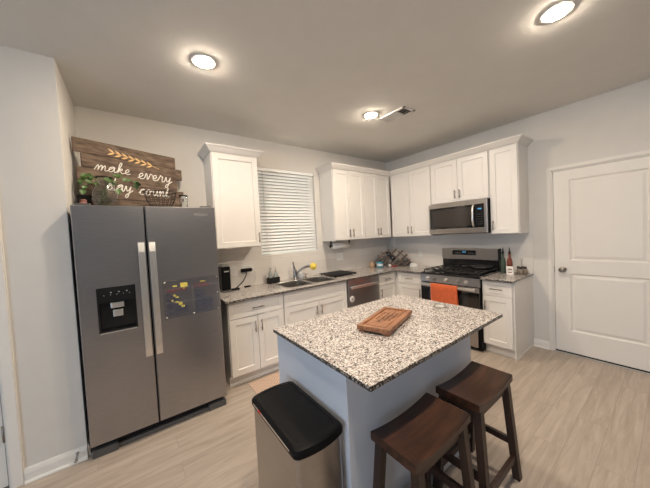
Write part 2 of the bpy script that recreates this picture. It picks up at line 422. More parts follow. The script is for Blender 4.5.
# ------------------------------------------------------------------ cabinets
def bar_pull(parent, tf, u, d, z, L, vertical=True, nm='handle'):
    mb = MB(tf); h = L/2; st = .026
    if vertical:
        mb.cyl((u, d+st, z-h), (u, d+st, z+h), .0055, 10)
        for q in (-h*.62, h*.62): mb.cyl((u, d, z+q), (u, d+st, z+q), .0045, 8)
    else:
        mb.cyl((u-h, d+st, z), (u+h, d+st, z), .0055, 10)
        for q in (-h*.62, h*.62): mb.cyl((u+q, d, z), (u+q, d+st, z), .0045, 8)
    return mb.build(nm, NICKEL, parent)
GAP = .004
def cab_door(parent, tf, u0, u1, z0, z1, d, hu=None, hz=None, hl=.115, name='door', rail=.058):
    mb = MB(tf).panel_door(u0+GAP/2, u1-GAP/2, z0+GAP/2, z1-GAP/2, d-.020, d, rail)
    o = mb.build(name, CAB, parent)
    if hu is not None: bar_pull(o, tf, hu, d, hz, hl)
    return o
def upper(tf, u0, u1, z0, z1, label, doors, name='upper_cabinet', dep=.307, handles=None, ends=0):
    cpt = tf((u0+u1)/2, 0, z0)
    t = thing(name, cpt, label, 'cabinet', 'white upper cabinets')
    mb = MB(tf); mb.box(u0+.0008, u1-.0008, 0.0085, dep, z0, z1)
    mb.build('cabinet_box', CAB, t)
    n = len(doors)
    for i, (a, b) in enumerate(doors):
        hs = handles[i]
        hu = (b-.032) if hs > 0 else (a+.032)
        cab_door(t, tf, a, b, z0+.006, z1-.020, dep+.0205, hu, z0+.105)
    return t
u1c = upper(A, -3.1315, -2.6273, UB, UT, 'white single-door upper cabinet left of the window, beside the refrigerator', [(-3.125, -2.634)], handles=[1])
upper(A, -1.5375, -.9391, UB, UT, 'white two-door upper cabinet just right of the window', [(-1.531, -1.238), (-1.238, -.944)], handles=[1, -1])
upper(A, -.9389, -.33, UB, UT, 'white two-door upper cabinet on the window wall, next to the room corner', [(-.934, -.640), (-.640, -.338)], handles=[1, -1])
upper(B, -1.0644, -.33, UB, UT, 'white two-door upper cabinet on the range wall, between corner and microwave', [(-1.058, -.700), (-.700, -.345)], handles=[1, -1])
upper(B, -1.8271, -1.0646, 1.812, UT, 'short white two-door cabinet above the microwave', [(-1.821, -1.446), (-1.446, -1.070)], handles=[1, -1])
upper(B, -2.1252, -1.8273, UB, UT, 'narrow white single-door upper cabinet right of the microwave', [(-2.119, -1.834)], handles=[1])
# blind corner filler between the two runs
# crown mouldings
CP = [(0, 0), (.004, 0), (.010, .010), (.016, .012), (.040, .040), (.052, .050), (.058, .052), (.058, .066), (0, .066)]
def crown(path, nm, label):
    # path: list of (x,y) corner points with outward mitred normals
    ls = []
    for (x, y, nx, ny) in path: ls.append([(x+nx*o, y+ny*o, UT-.018+h) for o, h in CP])
    return MB().loops(ls, True, True)
D_ = .3275
cm = crown([(-3.1315, -.001, -1, 0), (-3.1315, -D_, -1, -1), (-2.6273, -D_, 1, -1), (-2.6273, -.001, 1, 0)], '', '').build('crown_moulding', CAB)
tag(cm, 'white crown moulding on top of the cabinet left of the window', 'moulding')
cm = crown([(-1.5375, -.001, -1, 0), (-1.5375, -D_, -1, -1), (-D_, -D_, -1, -1), (-D_, -2.1252, -1, -1), (-.001, -2.1252, 0, -1)], '', '').build('crown_moulding', CAB)
tag(cm, 'long L-shaped white crown moulding running round the corner cabinets', 'moulding')

def lower(tf, u0, u1, label, doors=(), drawers=(), dep=.588, name='base_cabinet', endpanel=0):
    t = thing(name, tf((u0+u1)/2, 0, 0), label, 'cabinet', 'white base cabinets')
    mb = MB(tf); mb.box(u0+.0008, u1-.0008, .0085, dep, .105, .62 if 'sink base' in label else CT-.0215)
    if 'sink base' in label:
        mb.box(u0+.0008, u0+.018, .0085, dep, .62, CT-.0215); mb.box(u1-.018, u1-.0008, .0085, dep, .62, CT-.0215); mb.box(u0+.018, u1-.018, dep-.018, dep, .62, CT-.0215)
    mb.build('cabinet_box', CAB, t)
    mb = MB(tf); mb.box(u0+.0008, u1-.0008, .02, dep-.055, 0.0, .105); mb.box(u0+.0008, u1-.0008, dep-.055, dep-.045, 0.0, .02)
    mb.build('toe_kick', CAB, t)
    F = dep+.0205
    for (a, b, pull) in drawers:
        m2 = MB(tf).panel_door(a+GAP/2, b-GAP/2, .685, CT-.033, F-.020, F, .038, .005, .006)
        o = m2.build('drawer' if pull else 'false_front', CAB, t)
        if pull: bar_pull(o, tf, (a+b)/2, F, .765, .13, False)
    for (a, b, hs) in doors:
        hu = (b-.034) if hs > 0 else (a+.034)
        cab_door(t, tf, a, b, .115, .680, F, hu, .575)
    return t
lower(A, -3.139, -2.541, 'white base cabinet between refrigerator and sink, one drawer over two doors', [(-3.133, -2.843, 1), (-2.843, -2.546, -1)], [(-3.133, -2.546, True)])
lower(A, -2.540, -1.6155, 'wide white sink base cabinet under the window, two doors and a false front', [(-2.535, -2.078, 1), (-2.078, -1.620, -1)], [(-2.535, -1.620, False)])
lower(A, -1.0040, -.6100, 'narrow white base cabinet between dishwasher and corner', [(-.999, -.640, -1)], [(-.999, -.640, True)])
lower(B, -1.0640, -.610, 'white base cabinet between corner and range, one drawer over one door', [(-1.058, -.640, -1)], [(-1.058, -.640, True)])
cr = lower(B, -2.1356, -1.8280, 'white base cabinet at the right end of the range wall, beside the panel door', [(-2.130, -1.833, 1)], [(-2.130, -1.833, True)])
m2 = MB(B); m2.box(-2.1475, -2.136, .0, .588, .0, CT-.0215); m2.box(-2.1535, -2.1475, .0, .545, 0, .022)
m2.build('end_panel', CAB, cr)
mb = MB(A).box(-.6085, -.010, .012, .6075, 0.0, CT-.0215)
cf = mb.build('corner_filler_cabinet', CAB); tag(cf, 'blank white corner cabinet block between the two base cabinet runs', 'cabinet', 'white base cabinets')

# countertops
Z0, Z1 = CT-.021, CT
SX0, SX1, SY0, SY1 = -2.44, -1.69, -.545, -.135
mb = MB(); FR = -.648
mb.box(-3.16, SX0, FR, -.0085, Z0, Z1); mb.box(SX1, -.0085, FR, -.0085, Z0, Z1); mb.box(SX0, SX1, FR, SY0, Z0, Z1); mb.box(SX0, SX1, SY1, -.0085, Z0, Z1)
mb.box(-.648, -.0085, -1.062, FR, Z0, Z1)
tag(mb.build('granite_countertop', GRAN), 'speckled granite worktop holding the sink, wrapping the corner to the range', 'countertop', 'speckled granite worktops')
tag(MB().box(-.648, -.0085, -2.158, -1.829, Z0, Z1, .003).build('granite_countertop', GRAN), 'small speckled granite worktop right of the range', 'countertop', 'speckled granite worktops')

# ------------------------------------------------------------------ sink and faucet
sk = thing('kitchen_sink', ((SX0+SX1)/2, -.34, CT-.2), 'stainless double-bowl sink set in the worktop under the window', 'sink')
mb = MB(); mid = -2.055
def rr(x0, x1, y0, y1, r, n=4):
    P = []
    for cx, cy, a in ((x1-r, y1-r, 0), (x0+r, y1-r, 90), (x0+r, y0+r, 180), (x1-r, y0+r, 270)):
        for k in range(n+1):
            q = math.radians(a+90*k/n); P.append((cx+r*math.cos(q), cy+r*math.sin(q)))
    return P
def bowl(x0, x1, y0, y1):
    z = CT+.003
    a = rr(x0, x1, y0, y1, .05); o = rr(x0-.012, x1+.012, y0-.012, y1+.012, .012)
    L = lambda P, zz: [(x, y, zz) for x, y in P]
    b_ = rr(x0+.012, x1-.012, y0+.012, y1-.012, .05)
    mb.loops([L(o, CT+.0003), L(o, z), L(a, z), L(rr(x0+.004, x1-.004, y0+.004, y1-.004, .05), z-.006), L(b_, z-.17), L(rr(x0+.06, x1-.06, y0+.06, y1-.06, .05), z-.185)], False, True)
bowl(SX0+.012, mid-.012, SY0+.012, SY1-.012); bowl(mid+.012, SX1-.012, SY0+.012, SY1-.012)
mb.build('bowls', SINKM, sk)
for x in ((SX0+mid)/2, (SX1+mid)/2):
    MB().lathe([(.045, 0), (.045, .003), (.03, .003), (.028, .001)], x, -.34, CT-.1815, 20).build('drain', CHROME, sk)
fa = thing('kitchen_faucet', (-2.09, -.10, CT), 'chrome kitchen faucet with lever standing behind the sink', 'faucet')
mb = MB(); mb.lathe([(.034, .004), (.033, .010), (.026, .016), (.024, .10), (.026, .13), (.022, .15), (.004, .155)], -2.09, -.10, CT-.003, 20); mb.build('faucet_body', CHROME, fa)
mb = MB(); mb.tube([(-2.095, -.10, CT+.14), (-2.10, -.095, CT+.19), (-2.105, -.09, CT+.245)], .014, 10, r1=.009); mb.build('lever', CHROME, fa)
mb = MB(); mb.tube([(-2.08, -.105, CT+.06), (-2.04, -.13, CT+.115), (-1.99, -.17, CT+.155), (-1.945, -.20, CT+.175)], .016, 12, r1=.017); mb.cyl((-1.945, -.20, CT+.175), (-1.915, -.222, CT+.172), .021, 12); mb.build('spout', CHROME, fa)
ys = MB(); 
for k in range(16):
    a = 2*PI*k/16
    ys.sphere((-1.885+.034*math.cos(a)*.8, -.245-.034*math.cos(a)*.6, CT+.168+.034*math.sin(a)), .016, n=8)
ys.sphere((-1.885, -.245, CT+.168), .036, n=12)
tag(ys.build('flower_scrubber', YELLOW), 'round yellow flower scrubber hung on the end of the faucet spout', 'scrubber')
mb = MB(); mb.lathe([(.012, 0), (.012, .03), (.004, .034), (.004, .05)], -1.905, -.075, CT, 14); mb.box(-1.912, -1.898, -.115, -.07, CT+.048, CT+.058, .002)
tag(mb.build('soap_pump', NICKEL), 'small dark soap pump on the worktop right of the faucet', 'soap pump')
mb = MB(); mb.lathe([(.03, 0), (.045, .02), (.048, .045), (.036, .07), (.01, .082)], -1.985, -.075, CT+.0005, 18)
tag(mb.build('dish_sponge_ball', SILVERW), 'grey-blue round scrubber on the worktop beside the faucet base', 'scrubber')
# soap caddy
cd = thing('sink_caddy', (-2.40, -.075, CT), 'black caddy holding two clear bottles on the worktop left of the faucet', 'caddy')
mb = MB(); x0, x1, y0, y1 = -2.475, -2.325, -.115, -.040
mb.box(x0, x1, y0, y1, CT, CT+.008); mb.box(x0, x1, y0, y0+.005, CT, CT+.075, .001); mb.box(x0, x1, y1-.005, y1, CT, CT+.075, .001); mb.box(x0, x0+.005, y0, y1, CT, CT+.075, .001); mb.box(x1-.005, x1, y0, y1, CT, CT+.075, .001)
mb.build('tray', BLACKM, cd)
for x, l in ((-2.437, 'clear pump bottle in the black sink caddy, left one'), (-2.363, 'clear pump bottle in the black sink caddy, right one')):
    t = thing('soap_bottle', (x, -.078, CT+.0085), l, 'bottle', 'soap bottles in the caddy')
    MB().lathe([(.028, 0), (.030, .006), (.030, .105), (.024, .125), (.011, .134), (.011, .142)], x, -.078, CT+.0085, 18).build('bottle_body', mat('soap_glass', (.62, .66, .66), .1, trans=.6), t)
    m = MB(); m.lathe([(.013, .142), (.013, .156), (.004, .158), (.004, .178)], x, -.078, CT+.0085, 12); m.box(x-.006, x+.006, -.112, -.072, CT+.186, CT+.195, .002); m.build('pump', LGREY, t)
# black tray right of sink
tb = MB(); tb.box(-1.655, -1.24, -.425, -.045, CT+.0165, CT+.024, .003)
for x in (-1.63, -1.265):
    for y in (-.40, -.07): tb.cyl((x, y, CT), (x, y, CT+.018), .010, 8)
tag(tb.build('drying_tray', BLACKP), 'flat black drying tray on the worktop right of the sink', 'tray')

# ------------------------------------------------------------------ coffee machine, plugs
x = -3.01
cf = thing('coffee_maker', (x, -.11, CT), 'slim black coffee maker on the worktop right of the refrigerator', 'coffee maker')
m = MB(); m.box(x-.050, x+.048, -.17, -.03, CT+.018, CT+.285, .012, seg=3); m.build('housing', BLACKP, cf)
m = MB(); m.box(x-.052, x+.050, -.185, -.03, CT, CT+.018, .004); m.build('base', GREYP, cf)
m = MB(); m.prism(rr(x-.042, x+.040, -.16, -.04, .02), CT+.285, CT+.312); m.build('top_lid', LGREY, cf)
m = MB(); m.box(x-.02, x+.03, -.1725, -.169, CT+.225, CT+.238, .001); m.build('display', LGREY, cf)
def plate(tf, u, z, label, gang=1, dark=True):
    t = thing('wall_outlet', tf(u, .008, z), label, 'outlet', 'wall outlets on the backsplash')
    w_ = .035*gang
    MB(tf).box(u-w_, u+w_, .0082, .0135, z-.058, z+.058, .002).build('cover_plate', WHITE, t)
    m = MB(tf)
    for k in range(gang):
        uu = u+(k-(gang-1)/2)*.046
        m.box(uu-.0165, uu+.0165, .0135, .0155, z-.034, z+.034, .001)
    m.build('receptacle', TRIM, t)
    return t
plate(A, -2.875, 1.085, 'white wall outlet on the tiles, directly right of the coffee maker')
plate(A, -2.70, 1.085, 'white wall outlet behind the black power adapter', 2)
plate(A, -1.22, 1.11, 'white double outlet under the right cabinet by the drying tray', 2)
plate(B, -.64, 1.085, 'white wall outlet on the range wall left of the range')
m = MB(); m.box(-2.795, -2.665, -.055, -.016, 1.063, 1.103, .006); m.cyl((-2.68, -.03, 1.083), (-2.655, -.03, 1.088), .009)
ad = thing('power_adapter', (-2.73, -.03, 1.083), 'black power adapter plugged into the tiled wall, its thick cord running to the coffee maker', 'power adapter'); m.build('adapter_body', BLACKP, ad)
m = MB(); m.tube([(-2.735, -.045, 1.064), (-2.745, -.055, 1.02), (-2.79, -.075, .96), (-2.86, -.095, .91), (-2.91, -.10, CT+.008), (-2.945, -.10, CT+.006)], .006, 8)
m.build('cord', BLACKP, ad)
m = MB(); m.box(-2.955, -2.86, -.15, -.10, CT, CT+.022, .006)
tag(m.build('cable_plug', BLACKP), 'small black plug lying on the worktop in front of the coffee maker', 'plug')
m = MB(); m.box(-2.775, -2.70, -.075, -.042, CT, CT+.016, .005)
tag(m.build('charger_block', BLACKP), 'tiny black charger lying on the worktop below the adapter', 'charger')
m = MB(); m.tube([(-2.645, -.018, 1.085), (-2.63, -.045, 1.04), (-2.625, -.05, .97), (-2.65, -.05, .905), (-2.70, -.055, CT+.006)], .0022, 6)
tag(m.build('charging_cable', LGREY), 'thin pale charging cable from the outlet to the worktop', 'cable')

# paper towel under cabinet
pt = thing('paper_towel_holder', (-1.28, -.12, UB), 'wall-arm paper towel holder under the cabinet right of the window', 'paper towel holder')
m = MB(); m.box(-1.475, -1.455, -.14, -.10, UB-.006, UB-.0005); m.box(-1.468, -1.462, -.135, -.105, UB-.085, UB-.004); m.cyl((-1.478, -.12, UB-.08), (-1.10, -.12, UB-.08), .006, 10); m.lathe([(.022, 0), (.024, .006), (.01, .012)], M=Matrix.Translation(Vector((-1.482, -.12, UB-.08))) @ Matrix.Rotation(PI/2, 4, 'Y'), n=16); m.box(-1.108, -1.102, -.135, -.105, UB-.085, UB-.0005)
m.build('bracket', BLACKM, pt)
m = MB(); m.loops([[(xx, -.12+r*math.cos(2*PI*j/24), UB-.08+r*math.sin(2*PI*j/24)) for j in range(24)] for xx, r in ((-1.44, .012), (-1.44, .046), (-1.13, .046), (-1.13, .012))], False, False, True)
m.build('towel_roll', PAPER, pt)

# ------------------------------------------------------------------ blinds
bl = thing('window_blind', ((WX0+WX1)/2, .02, WZ0), 'white closed horizontal slat blind hanging in the kitchen window', 'blind')
bx0, bx1 = WX0+.006, WX1-.006
MB().box(bx0, bx1, .0, .055, WZ1-.042, WZ1-.002, .003).build('headrail', BLIND, bl)
m = MB(); ns = 26; zt = WZ1-.064; zb = WZ0+.035
for k in range(ns):
    z = zt+(zb-zt)*k/(ns-1)
    M_ = Matrix.Translation(Vector((0, .026, z))) @ Matrix.Rotation(math.radians(56), 4, 'X')
    # gently crowned slat
    ls = []
    for xx in (bx0+.002, bx1-.002):
        ls.append([(xx, -.025, 0), (xx, -.012, .0022), (xx, 0, .003), (xx, .012, .0022), (xx, .025, 0), (xx, .012, .0002), (xx, 0, .001), (xx, -.012, .0002)])
    m.loops(ls, M=M_)
m.build('slats', BLIND, bl)
MB().box(bx0, bx1, .010, .045, WZ0+.008, WZ0+.026, .003).build('bottom_rail', mat('bottom_rail_white', (.74, .82, .82), .4), bl)
for xx in (bx0+.10, (bx0+bx1)/2+.16, bx1-.06):
    MB().box(xx-.002, xx+.002, -.001, .0005, WZ0+.02, WZ1-.05).build('ladder_cord', WHITE, bl)
for xx in (bx0+.06,):
    MB().tube([(xx, -.006, WZ1-.05), (xx+.002, -.007, WZ1-.35), (xx, -.006, 1.83)], .003, 6).build('pull_cord', LGREY, bl)

# ------------------------------------------------------------------ dishwasher
dw = thing('dishwasher', (-1.31, 0, 0), 'dark stainless dishwasher between sink cabinet and corner', 'dishwasher')
du0, du1 = -1.6120, -1.0075
MB(A).box(du0+.002, du1-.002, .02, .585, .10, CT-.0215).build('tub', GREYP, dw)
MB(A).box(du0+.004, du1-.004, .585, .625, .125, CT-.028, .004).build('door_panel', STEELV, dw)
m = MB(A); m.box(du0+.035, du1-.035, .648, .664, .735, .772, .006, seg=3)
for uu in (du0+.06, du1-.06): m.box(uu-.012, uu+.012, .622, .652, .742, .765, .003)
m.build('handle', HANDLE, dw)
m = MB(A); m.lathe([(.042, 0), (.042, .0008)], M=Matrix.Translation(Vector((-1.545, .6252, .60))) @ Matrix.Rotation(-PI/2, 4, 'X'), n=28); st = m.build('sticker', PAPER, dw); st['label'] = 'round white sticker'
m = MB(A); m.lathe([(.018, 0), (.018, .0006)], M=Matrix.Translation(Vector((-1.545, .6261, .60))) @ Matrix.Rotation(-PI/2, 4, 'X'), n=20); m.build('sticker_mark', LGREY, dw)
MB(A).box(du0+.004, du1-.004, .45, .54, .0, .10).build('toe_kick', BLACKM, dw)

# ------------------------------------------------------------------ range
R0u, R1u = -1.8255, -1.0665
rg = thing('gas_range', (-.33, (R0u+R1u)/2, 0), 'freestanding stainless gas range with black cooktop', 'range')
MB(B).box(R0u, R1u, .015, .635, .02, CT-.012).build('body', BLACKP, rg)
for uu in (R0u+.05, R1u-.05):
    for dd in (.08, .58): MB(B).cyl((uu, dd, 0), (uu, dd, .022), .018, 10).build('foot', BLACKM, rg)
MB(B).box(R0u, R1u, .015, .655, CT-.012, CT+.012, .004).build('cooktop', BLACK, rg)
m = MB(B); m.loops([[(u, .636, CT-.115), (u, .668, CT-.110), (u, .660, CT-.014), (u, .636, CT-.012)] for u in (R0u, R1u)]); m.build('control_panel', STEEL, rg)
for k, uu in enumerate((R1u-.115, R1u-.20, (R0u+R1u)/2+.015, R0u+.235, R0u+.145)):
    kb = MB(B); MM = Matrix.Translation(Vector((uu, .664, CT-.063))) @ Matrix.Rotation(-PI/2, 4, 'X')
    kb.lathe([(.024, 0), (.024, .006), (.019, .010), (.017, .030), (.012, .032)], n=18, M=MM); kb.box(uu-.003, uu+.003, .690, .701, CT-.082, CT-.044, .001)
    kb.build('knob', HANDLE if k % 2 == 0 else STEEL, rg)
m = MB(B); m.box(R0u+.004, R1u-.004, .636, .662, .32, CT-.120, .004); od = m.build('oven_door', GLASSBLK, rg)
MB(B).box(R0u+.004, R1u-.004, .6595, .6655, .700, CT-.121, .002).build('door_trim', STEEL, od)
MB(B).box(R0u+.12, R1u-.12, .6621, .6627, .40, .66).build('window', mat('oven_window', (.02, .022, .025), .06), od)
m = MB(B); m.box(R0u+.035, R1u-.035, .694, .712, .722, .752, .006, seg=3)
for uu in (R0u+.06, R1u-.06): m.box(uu-.012, uu+.012, .664, .698, .726, .748, .003)
m.build('handle', HANDLE, od)
MB(B).box(R0u+.03, R1u-.004, .636, .664, .05, .312, .004).build('storage_drawer', STEEL, rg)
# grates
for gi, (a, b) in enumerate(((R0u+.02, R0u+.262), (R0u+.268, R1u-.268), (R1u-.262, R1u-.02))):
    m = MB(B); zt = CT+.046; z0 = CT+.034
    m.box(a, b, .085, .097, z0, zt, .002); m.box(a, b, .600, .612, z0, zt, .002); m.box(a, a+.012, .085, .612, z0, zt, .002); m.box(b-.012, b, .085, .612, z0, zt, .002)
    m.box(a, b, .342, .355, z0, zt, .002); mu = (a+b)/2
    for dd in (.21, .475):
        m.box(a, mu-.035, dd-.006, dd+.006, z0, zt, .002); m.box(mu+.035, b, dd-.006, dd+.006, z0, zt, .002)
        m.box(mu-.006, mu+.006, dd-.12, dd-.035, z0, zt, .002); m.box(mu-.006, mu+.006, dd+.035, dd+.12, z0, zt, .002)
    for uu in (a+.006, b-.006):
        for dd in (.091, .606): m.cyl((uu, dd, CT+.010), (uu, dd, z0+.004), .007, 8)
    m.build('grate', IRON, rg)
for uu in (R0u+.141, R1u-.141):
    for dd in (.21, .475):
        MB(B).lathe([(.050, 0), (.050, .008), (.040, .012), (.034, .013), (.034, .020), (.030, .022)], uu, dd, CT+.011, 20).build('burner', IRON, rg)
MB(B).lathe([(.058, 0), (.058, .008), (.044, .012), (.040, .020)], (R0u+R1u)/2, .342, CT+.011, 20).build('burner', IRON, rg)
m = MB(B); m.loops([[(u, .012, CT+.010), (u, .085, CT+.010), (u, .078, 1.03), (u, .012, 1.03)] for u in (R0u+.008, R1u-.008)]); m.build('backguard_base', BLACK, rg)
m = MB(B); m.box(R0u, R1u, .010, .088, 1.02, 1.172, .006, seg=3); bgd = m.build('backguard', STEEL, rg)
MB(B).box(-1.548, -1.225, .0882, .0895, 1.085, 1.148, .0005).build('display_panel', BLACK, bgd)
m = MB(B); zc = 1.125
for uu in (-1.372, -1.384, -1.400, -1.412): m.box(uu-.003, uu+.003, .0896, .0900, zc-.010, zc+.010)
m.build('clock_digits', CLOCK, bgd)
m = MB(B)
for k in range(5): m.box(-1.27-k*.018, -1.262-k*.018, .0896, .0899, 1.108, 1.114); m.box(-1.53+k*.018, -1.522+k*.018, .0896, .0899, 1.108, 1.114)
m.build('buttons', LGREY, bgd)
MB(B).box(R0u-.0005, R0u+.010, .010, .092, CT+.012, 1.174, .001).build('backguard_side', BLACKP, rg)
# skillet on back right burner
sk2 = thing('griddle_pan', (-.21, -1.67, CT+.047), 'black round skillet on the back right burner of the range', 'pan')
m = MB(B); m.lathe([(.09, 0), (.105, .010), (.118, .036), (.122, .036), (.108, .006), (.02, .005)], -1.67, .225, CT+.0465, 26); m.build('pan_body', IRON, sk2)
m = MB(B); m.tube([(-1.60, .315, CT+.075), (-1.56, .37, CT+.088), (-1.52, .42, CT+.092)], .010, 8); m.build('pan_handle', IRON, sk2)
# towel
m = MB(B); n = 18; fr = []; bk = []
tu0, tu1 = -1.598, -1.245
def tz(i): return tu0+(tu1-tu0)*i/n
prof = [(.716, .47), (.716, .55), (.7165, .63), (.717, .70), (.7165, .745), (.712, .757), (.703, .7605), (.692, .757), (.689, .745), (.688, .70), (.688, .60), (.690, .52)]
ls = []
for i in range(n+1):
    u = tz(i); wv = .0015*math.sin(i*1.7)+.001*math.sin(i*.6+1)
    ls.append([(u, d+(wv if k < 4 else 0)*(1 if k < 4 else 0)+.001, z+(0.003*math.sin(i*.5) if k == 0 else 0)) for k, (d, z) in enumerate(prof)])
lo = [[(u, d+(.003 if k < 5 else (-.0 if 0 else 0)), z+(.003 if 4 <= k <= 7 else 0)) for k, (u, d, z) in enumerate(l)] for l in ls]
full = [a+b[::-1] for a, b in zip(lo, ls)]
m.loops(full, True, True, True)
tag(m.build('dish_towel', ORANGE), 'orange terry towel hung over the oven door handle', 'towel')

# ------------------------------------------------------------------ microwave
mw = thing('microwave_oven', (-.2, -1.446, 1.39), 'stainless over-the-range microwave under the short cabinet', 'microwave')
MB(B).box(R0u+.001, R1u-.001, .0085, .375, 1.392, 1.809).build('case', BLACKP, mw)
m = MB(B); m.box(R0u-.0, R1u, .376, .405, 1.395, 1.807, .004); md = m.build('door', STEEL, mw)
MB(B).box(-1.795, -1.085, .4052, .4075, 1.462, 1.750, .001).build('door_glass', GLASSBLK, md)
MB(B).box(-1.64, -1.12, .4077, .4081, 1.49, 1.722).build('window_mesh', mat('microwave_window', (.035, .03, .028), .10), md)
m = MB(B); m.tube([(-1.675, .408, 1.735), (-1.678, .436, 1.715), (-1.679, .448, 1.66), (-1.679, .450, 1.605), (-1.679, .448, 1.55), (-1.678, .436, 1.495), (-1.675, .408, 1.475)], .013, 10); m.build('handle', HANDLE, md)
m = MB(B)
for k in range(4): m.box(-1.765+k*.011, -1.759+k*.011, .4077, .4081, 1.683, 1.697)
m.build('clock_digits', CLOCK, md)
m = MB(B)
for r in range(5):
    for k in range(3): m.box(-1.775+k*.022, -1.765+k*.022, .4077, .4080, 1.50+r*.03, 1.506+r*.03)
m.build('keypad', GREYP, md)
m = MB(B); m.box(R0u+.02, R1u-.02, .05, .36, 1.388, 1.392); m.build('underside_vent', GREYP, mw)

# ------------------------------------------------------------------ refrigerator
fr = thing('refrigerator', (-3.70, -.40, 0), 'large dark stainless side-by-side refrigerator in the left alcove', 'refrigerator')
F0, F1, FS = -4.151, -3.246, -3.749
MB().box(F0+.004, F1-.004, -.738, -.04, .055, 1.735).build('cabinet', BLACKM, fr)
# freezer door with a real recess for the dispenser
def rc(x0, x1, z0, z1, y): return [(x0, y, z0), (x1, y, z0), (x1, y, z1), (x0, y, z1)]
a0, a1, b0, b1 = F0, FS-.004, .090, 1.75
m = MB(); e = .006
m.loops([rc(a0, a1, b0, b1, -.742), rc(a0, a1, b0, b1, -.800), rc(a0+e, a1-e, b0+e, b1-e, -.806), rc(-4.050, -3.843, .868, 1.168, -.806), rc(-4.050, -3.843, .868, 1.168, -.765)])
fd = m.build('freezer_door', STEELV, fr)
m = MB(); e = .006
m.loops([rc(FS+.004, F1, b0, b1, -.742), rc(FS+.004, F1, b0, b1, -.800), rc(FS+.010, F1-e, b0+e, b1-e, -.806)])
rd = m.build('fridge_door', STEELV, fr)
for dr, hx in ((fd, -3.784), (rd, -3.718)):
    m = MB()
    pts = [(.632, -.806), (.632, -.850), (.70, -.862), (1.05, -.868), (1.41, -.862), (1.478, -.850), (1.478, -.806)]
    ls = []
    inner = [(.665, -.806), (.665, -.838), (.71, -.848), (1.05, -.854), (1.40, -.848), (1.445, -.838), (1.445, -.806)]
    for xx in (hx-.021, hx-.018, hx+.018, hx+.021):
        k = .003 if abs(xx-hx) > .02 else 0
        ls.append([(xx, y+k*(y < -.81), z) for z, y in pts]+[(xx, y, z) for z, y in inner[::-1]])
    m.loops(ls); m.build('handle', HANDLE, dr)
ds = thing('x', (0, 0, 0), '', ''); bpy.data.objects.remove(ds)
m = MB()
m.loops([rc(-4.056, -3.838, .860, 1.175, -.8065), rc(-4.056, -3.838, .860, 1.175, -.811), rc(-4.045, -3.849, .872, 1.163, -.811), rc(-4.045, -3.849, .872, 1.163, -.768)], False, True)
dp = m.build('water_dispenser', BLACK, fd)
MB().box(-4.048, -3.846, -.8115, -.790, 1.070, 1.166).build('control_panel', BLACK, dp)
for k in range(5): MB().box(-4.019+k*.036, -4.015+k*.036, -.8122, -.8114, 1.119, 1.123).build('indicator', LGREY, dp)
for k in (1, 2, 3): MB().box(-4.026+k*.045, -4.020+k*.045, -.8122, -.8114, 1.134, 1.141).build('indicator', LGREY, dp)
m = MB(); m.box(-3.985, -3.910, -.795, -.785, 1.022, 1.062, .003); m.box(-3.975, -3.918, -.795, -.785, .960, 1.008, .003); m.build('paddle', HANDLE, dp)
MB().box(-4.050, -3.844, -.8175, -.806, .853, .861, .001).build('drip_ledge', HANDLE, dp)
m = MB(); m.box(F0+.02, F1-.02, -.745, -.60, .018, .085); m.build('kick_grille', BLACKM, fr)
for xx in (F0+.005, F1-.145):
    MB().box(xx, xx+.14, -.790, -.70, .0, .052, .004).build('roller_foot_cover', GREYP, fr)
MB().box(F0+.14, F1-.14, -.772, -.70, .004, .030, .002).build('toe_plate', GREYP, fr)
for xx in (F0+.02, F1-.10): MB().box(xx, xx+.08, -.78, -.66, 1.735, 1.765, .004).build('hinge_cover', GREYP, fr)
cu = bpy.data.curves.new('badge', 'FONT'); cu.body = 'Whirlpool'; cu.size = .026; cu.extrude = .0004; cu.align_x = 'CENTER'
tmp = bpy.data.objects.new('badge', cu); COL.objects.link(tmp)
dg = bpy.context.evaluated_depsgraph_get(); me = bpy.data.meshes.new_from_object(tmp.evaluated_get(dg))
bpy.data.objects.remove(tmp)
me.transform(Matrix.Translation(Vector((-3.362, -.8066, 1.680))-wloc(rd)) @ Matrix.Rotation(PI/2, 4, 'X'))
me.materials.clear(); me.materials.append(HANDLE)
bo = bpy.data.objects.new('maker_badge', me); COL.objects.link(bo); bo.parent = rd
m = MB(); m.tube([(-3.362+.034*math.cos(q/8), -.8075, 1.689+.012*math.sin(q/8)) for q in range(4, 44)], .0009, 4); m.build('badge_swoosh', HANDLE, rd)
# clear planner board on the right door
pb = thing('planner_board', (-3.46, -.81, .865), 'clear acrylic calendar board with red, blue and yellow markings on the refrigerator door', 'board')
MB().box(-3.668, -3.256, -.8105, -.8075, .868, 1.168, .001).build('acrylic_sheet', ACR, pb)
m = MB()
for (x, z) in ((-3.655, 1.155), (-3.268, 1.155), (-3.655, .88), (-3.268, .88), (-3.46, .878), (-3.268, 1.02)): m.lathe([(.006, 0), (.006, .003)], M=Matrix.Translation(Vector((x, -.8105, z))) @ Matrix.Rotation(PI/2, 4, 'X'), n=10)
m.build('magnets', HANDLE, pb)
m = MB(); yq = -.8112
for z in (1.10, .99): m.box(-3.655, -3.27, yq, yq+.0004, z, z+.0015)
for x in (-3.655, -3.462, -3.27): m.box(x, x+.0015, yq, yq+.0004, .90, 1.10)
m.build('grid_lines', LGREY, pb)
def scrib(mtl, nm, rects, dens):
    m = MB()
    for (x0, x1, z0, z1) in rects:
        z = z1
        while z > z0:
            x = x0
            while x < x1-.004:
                L = random.uniform(.008, .028)
                if random.random() < .8:
                    xe = min(x+L, x1); P = []
                    q = x
                    while q < xe: P.append((q, yq, z+random.uniform(-.0025, .0025))); q += .003
                    if len(P) > 1: m.tube(P, .0012, 4)
                x += L+.005
            z -= dens
    m.build(nm, mtl, pb)
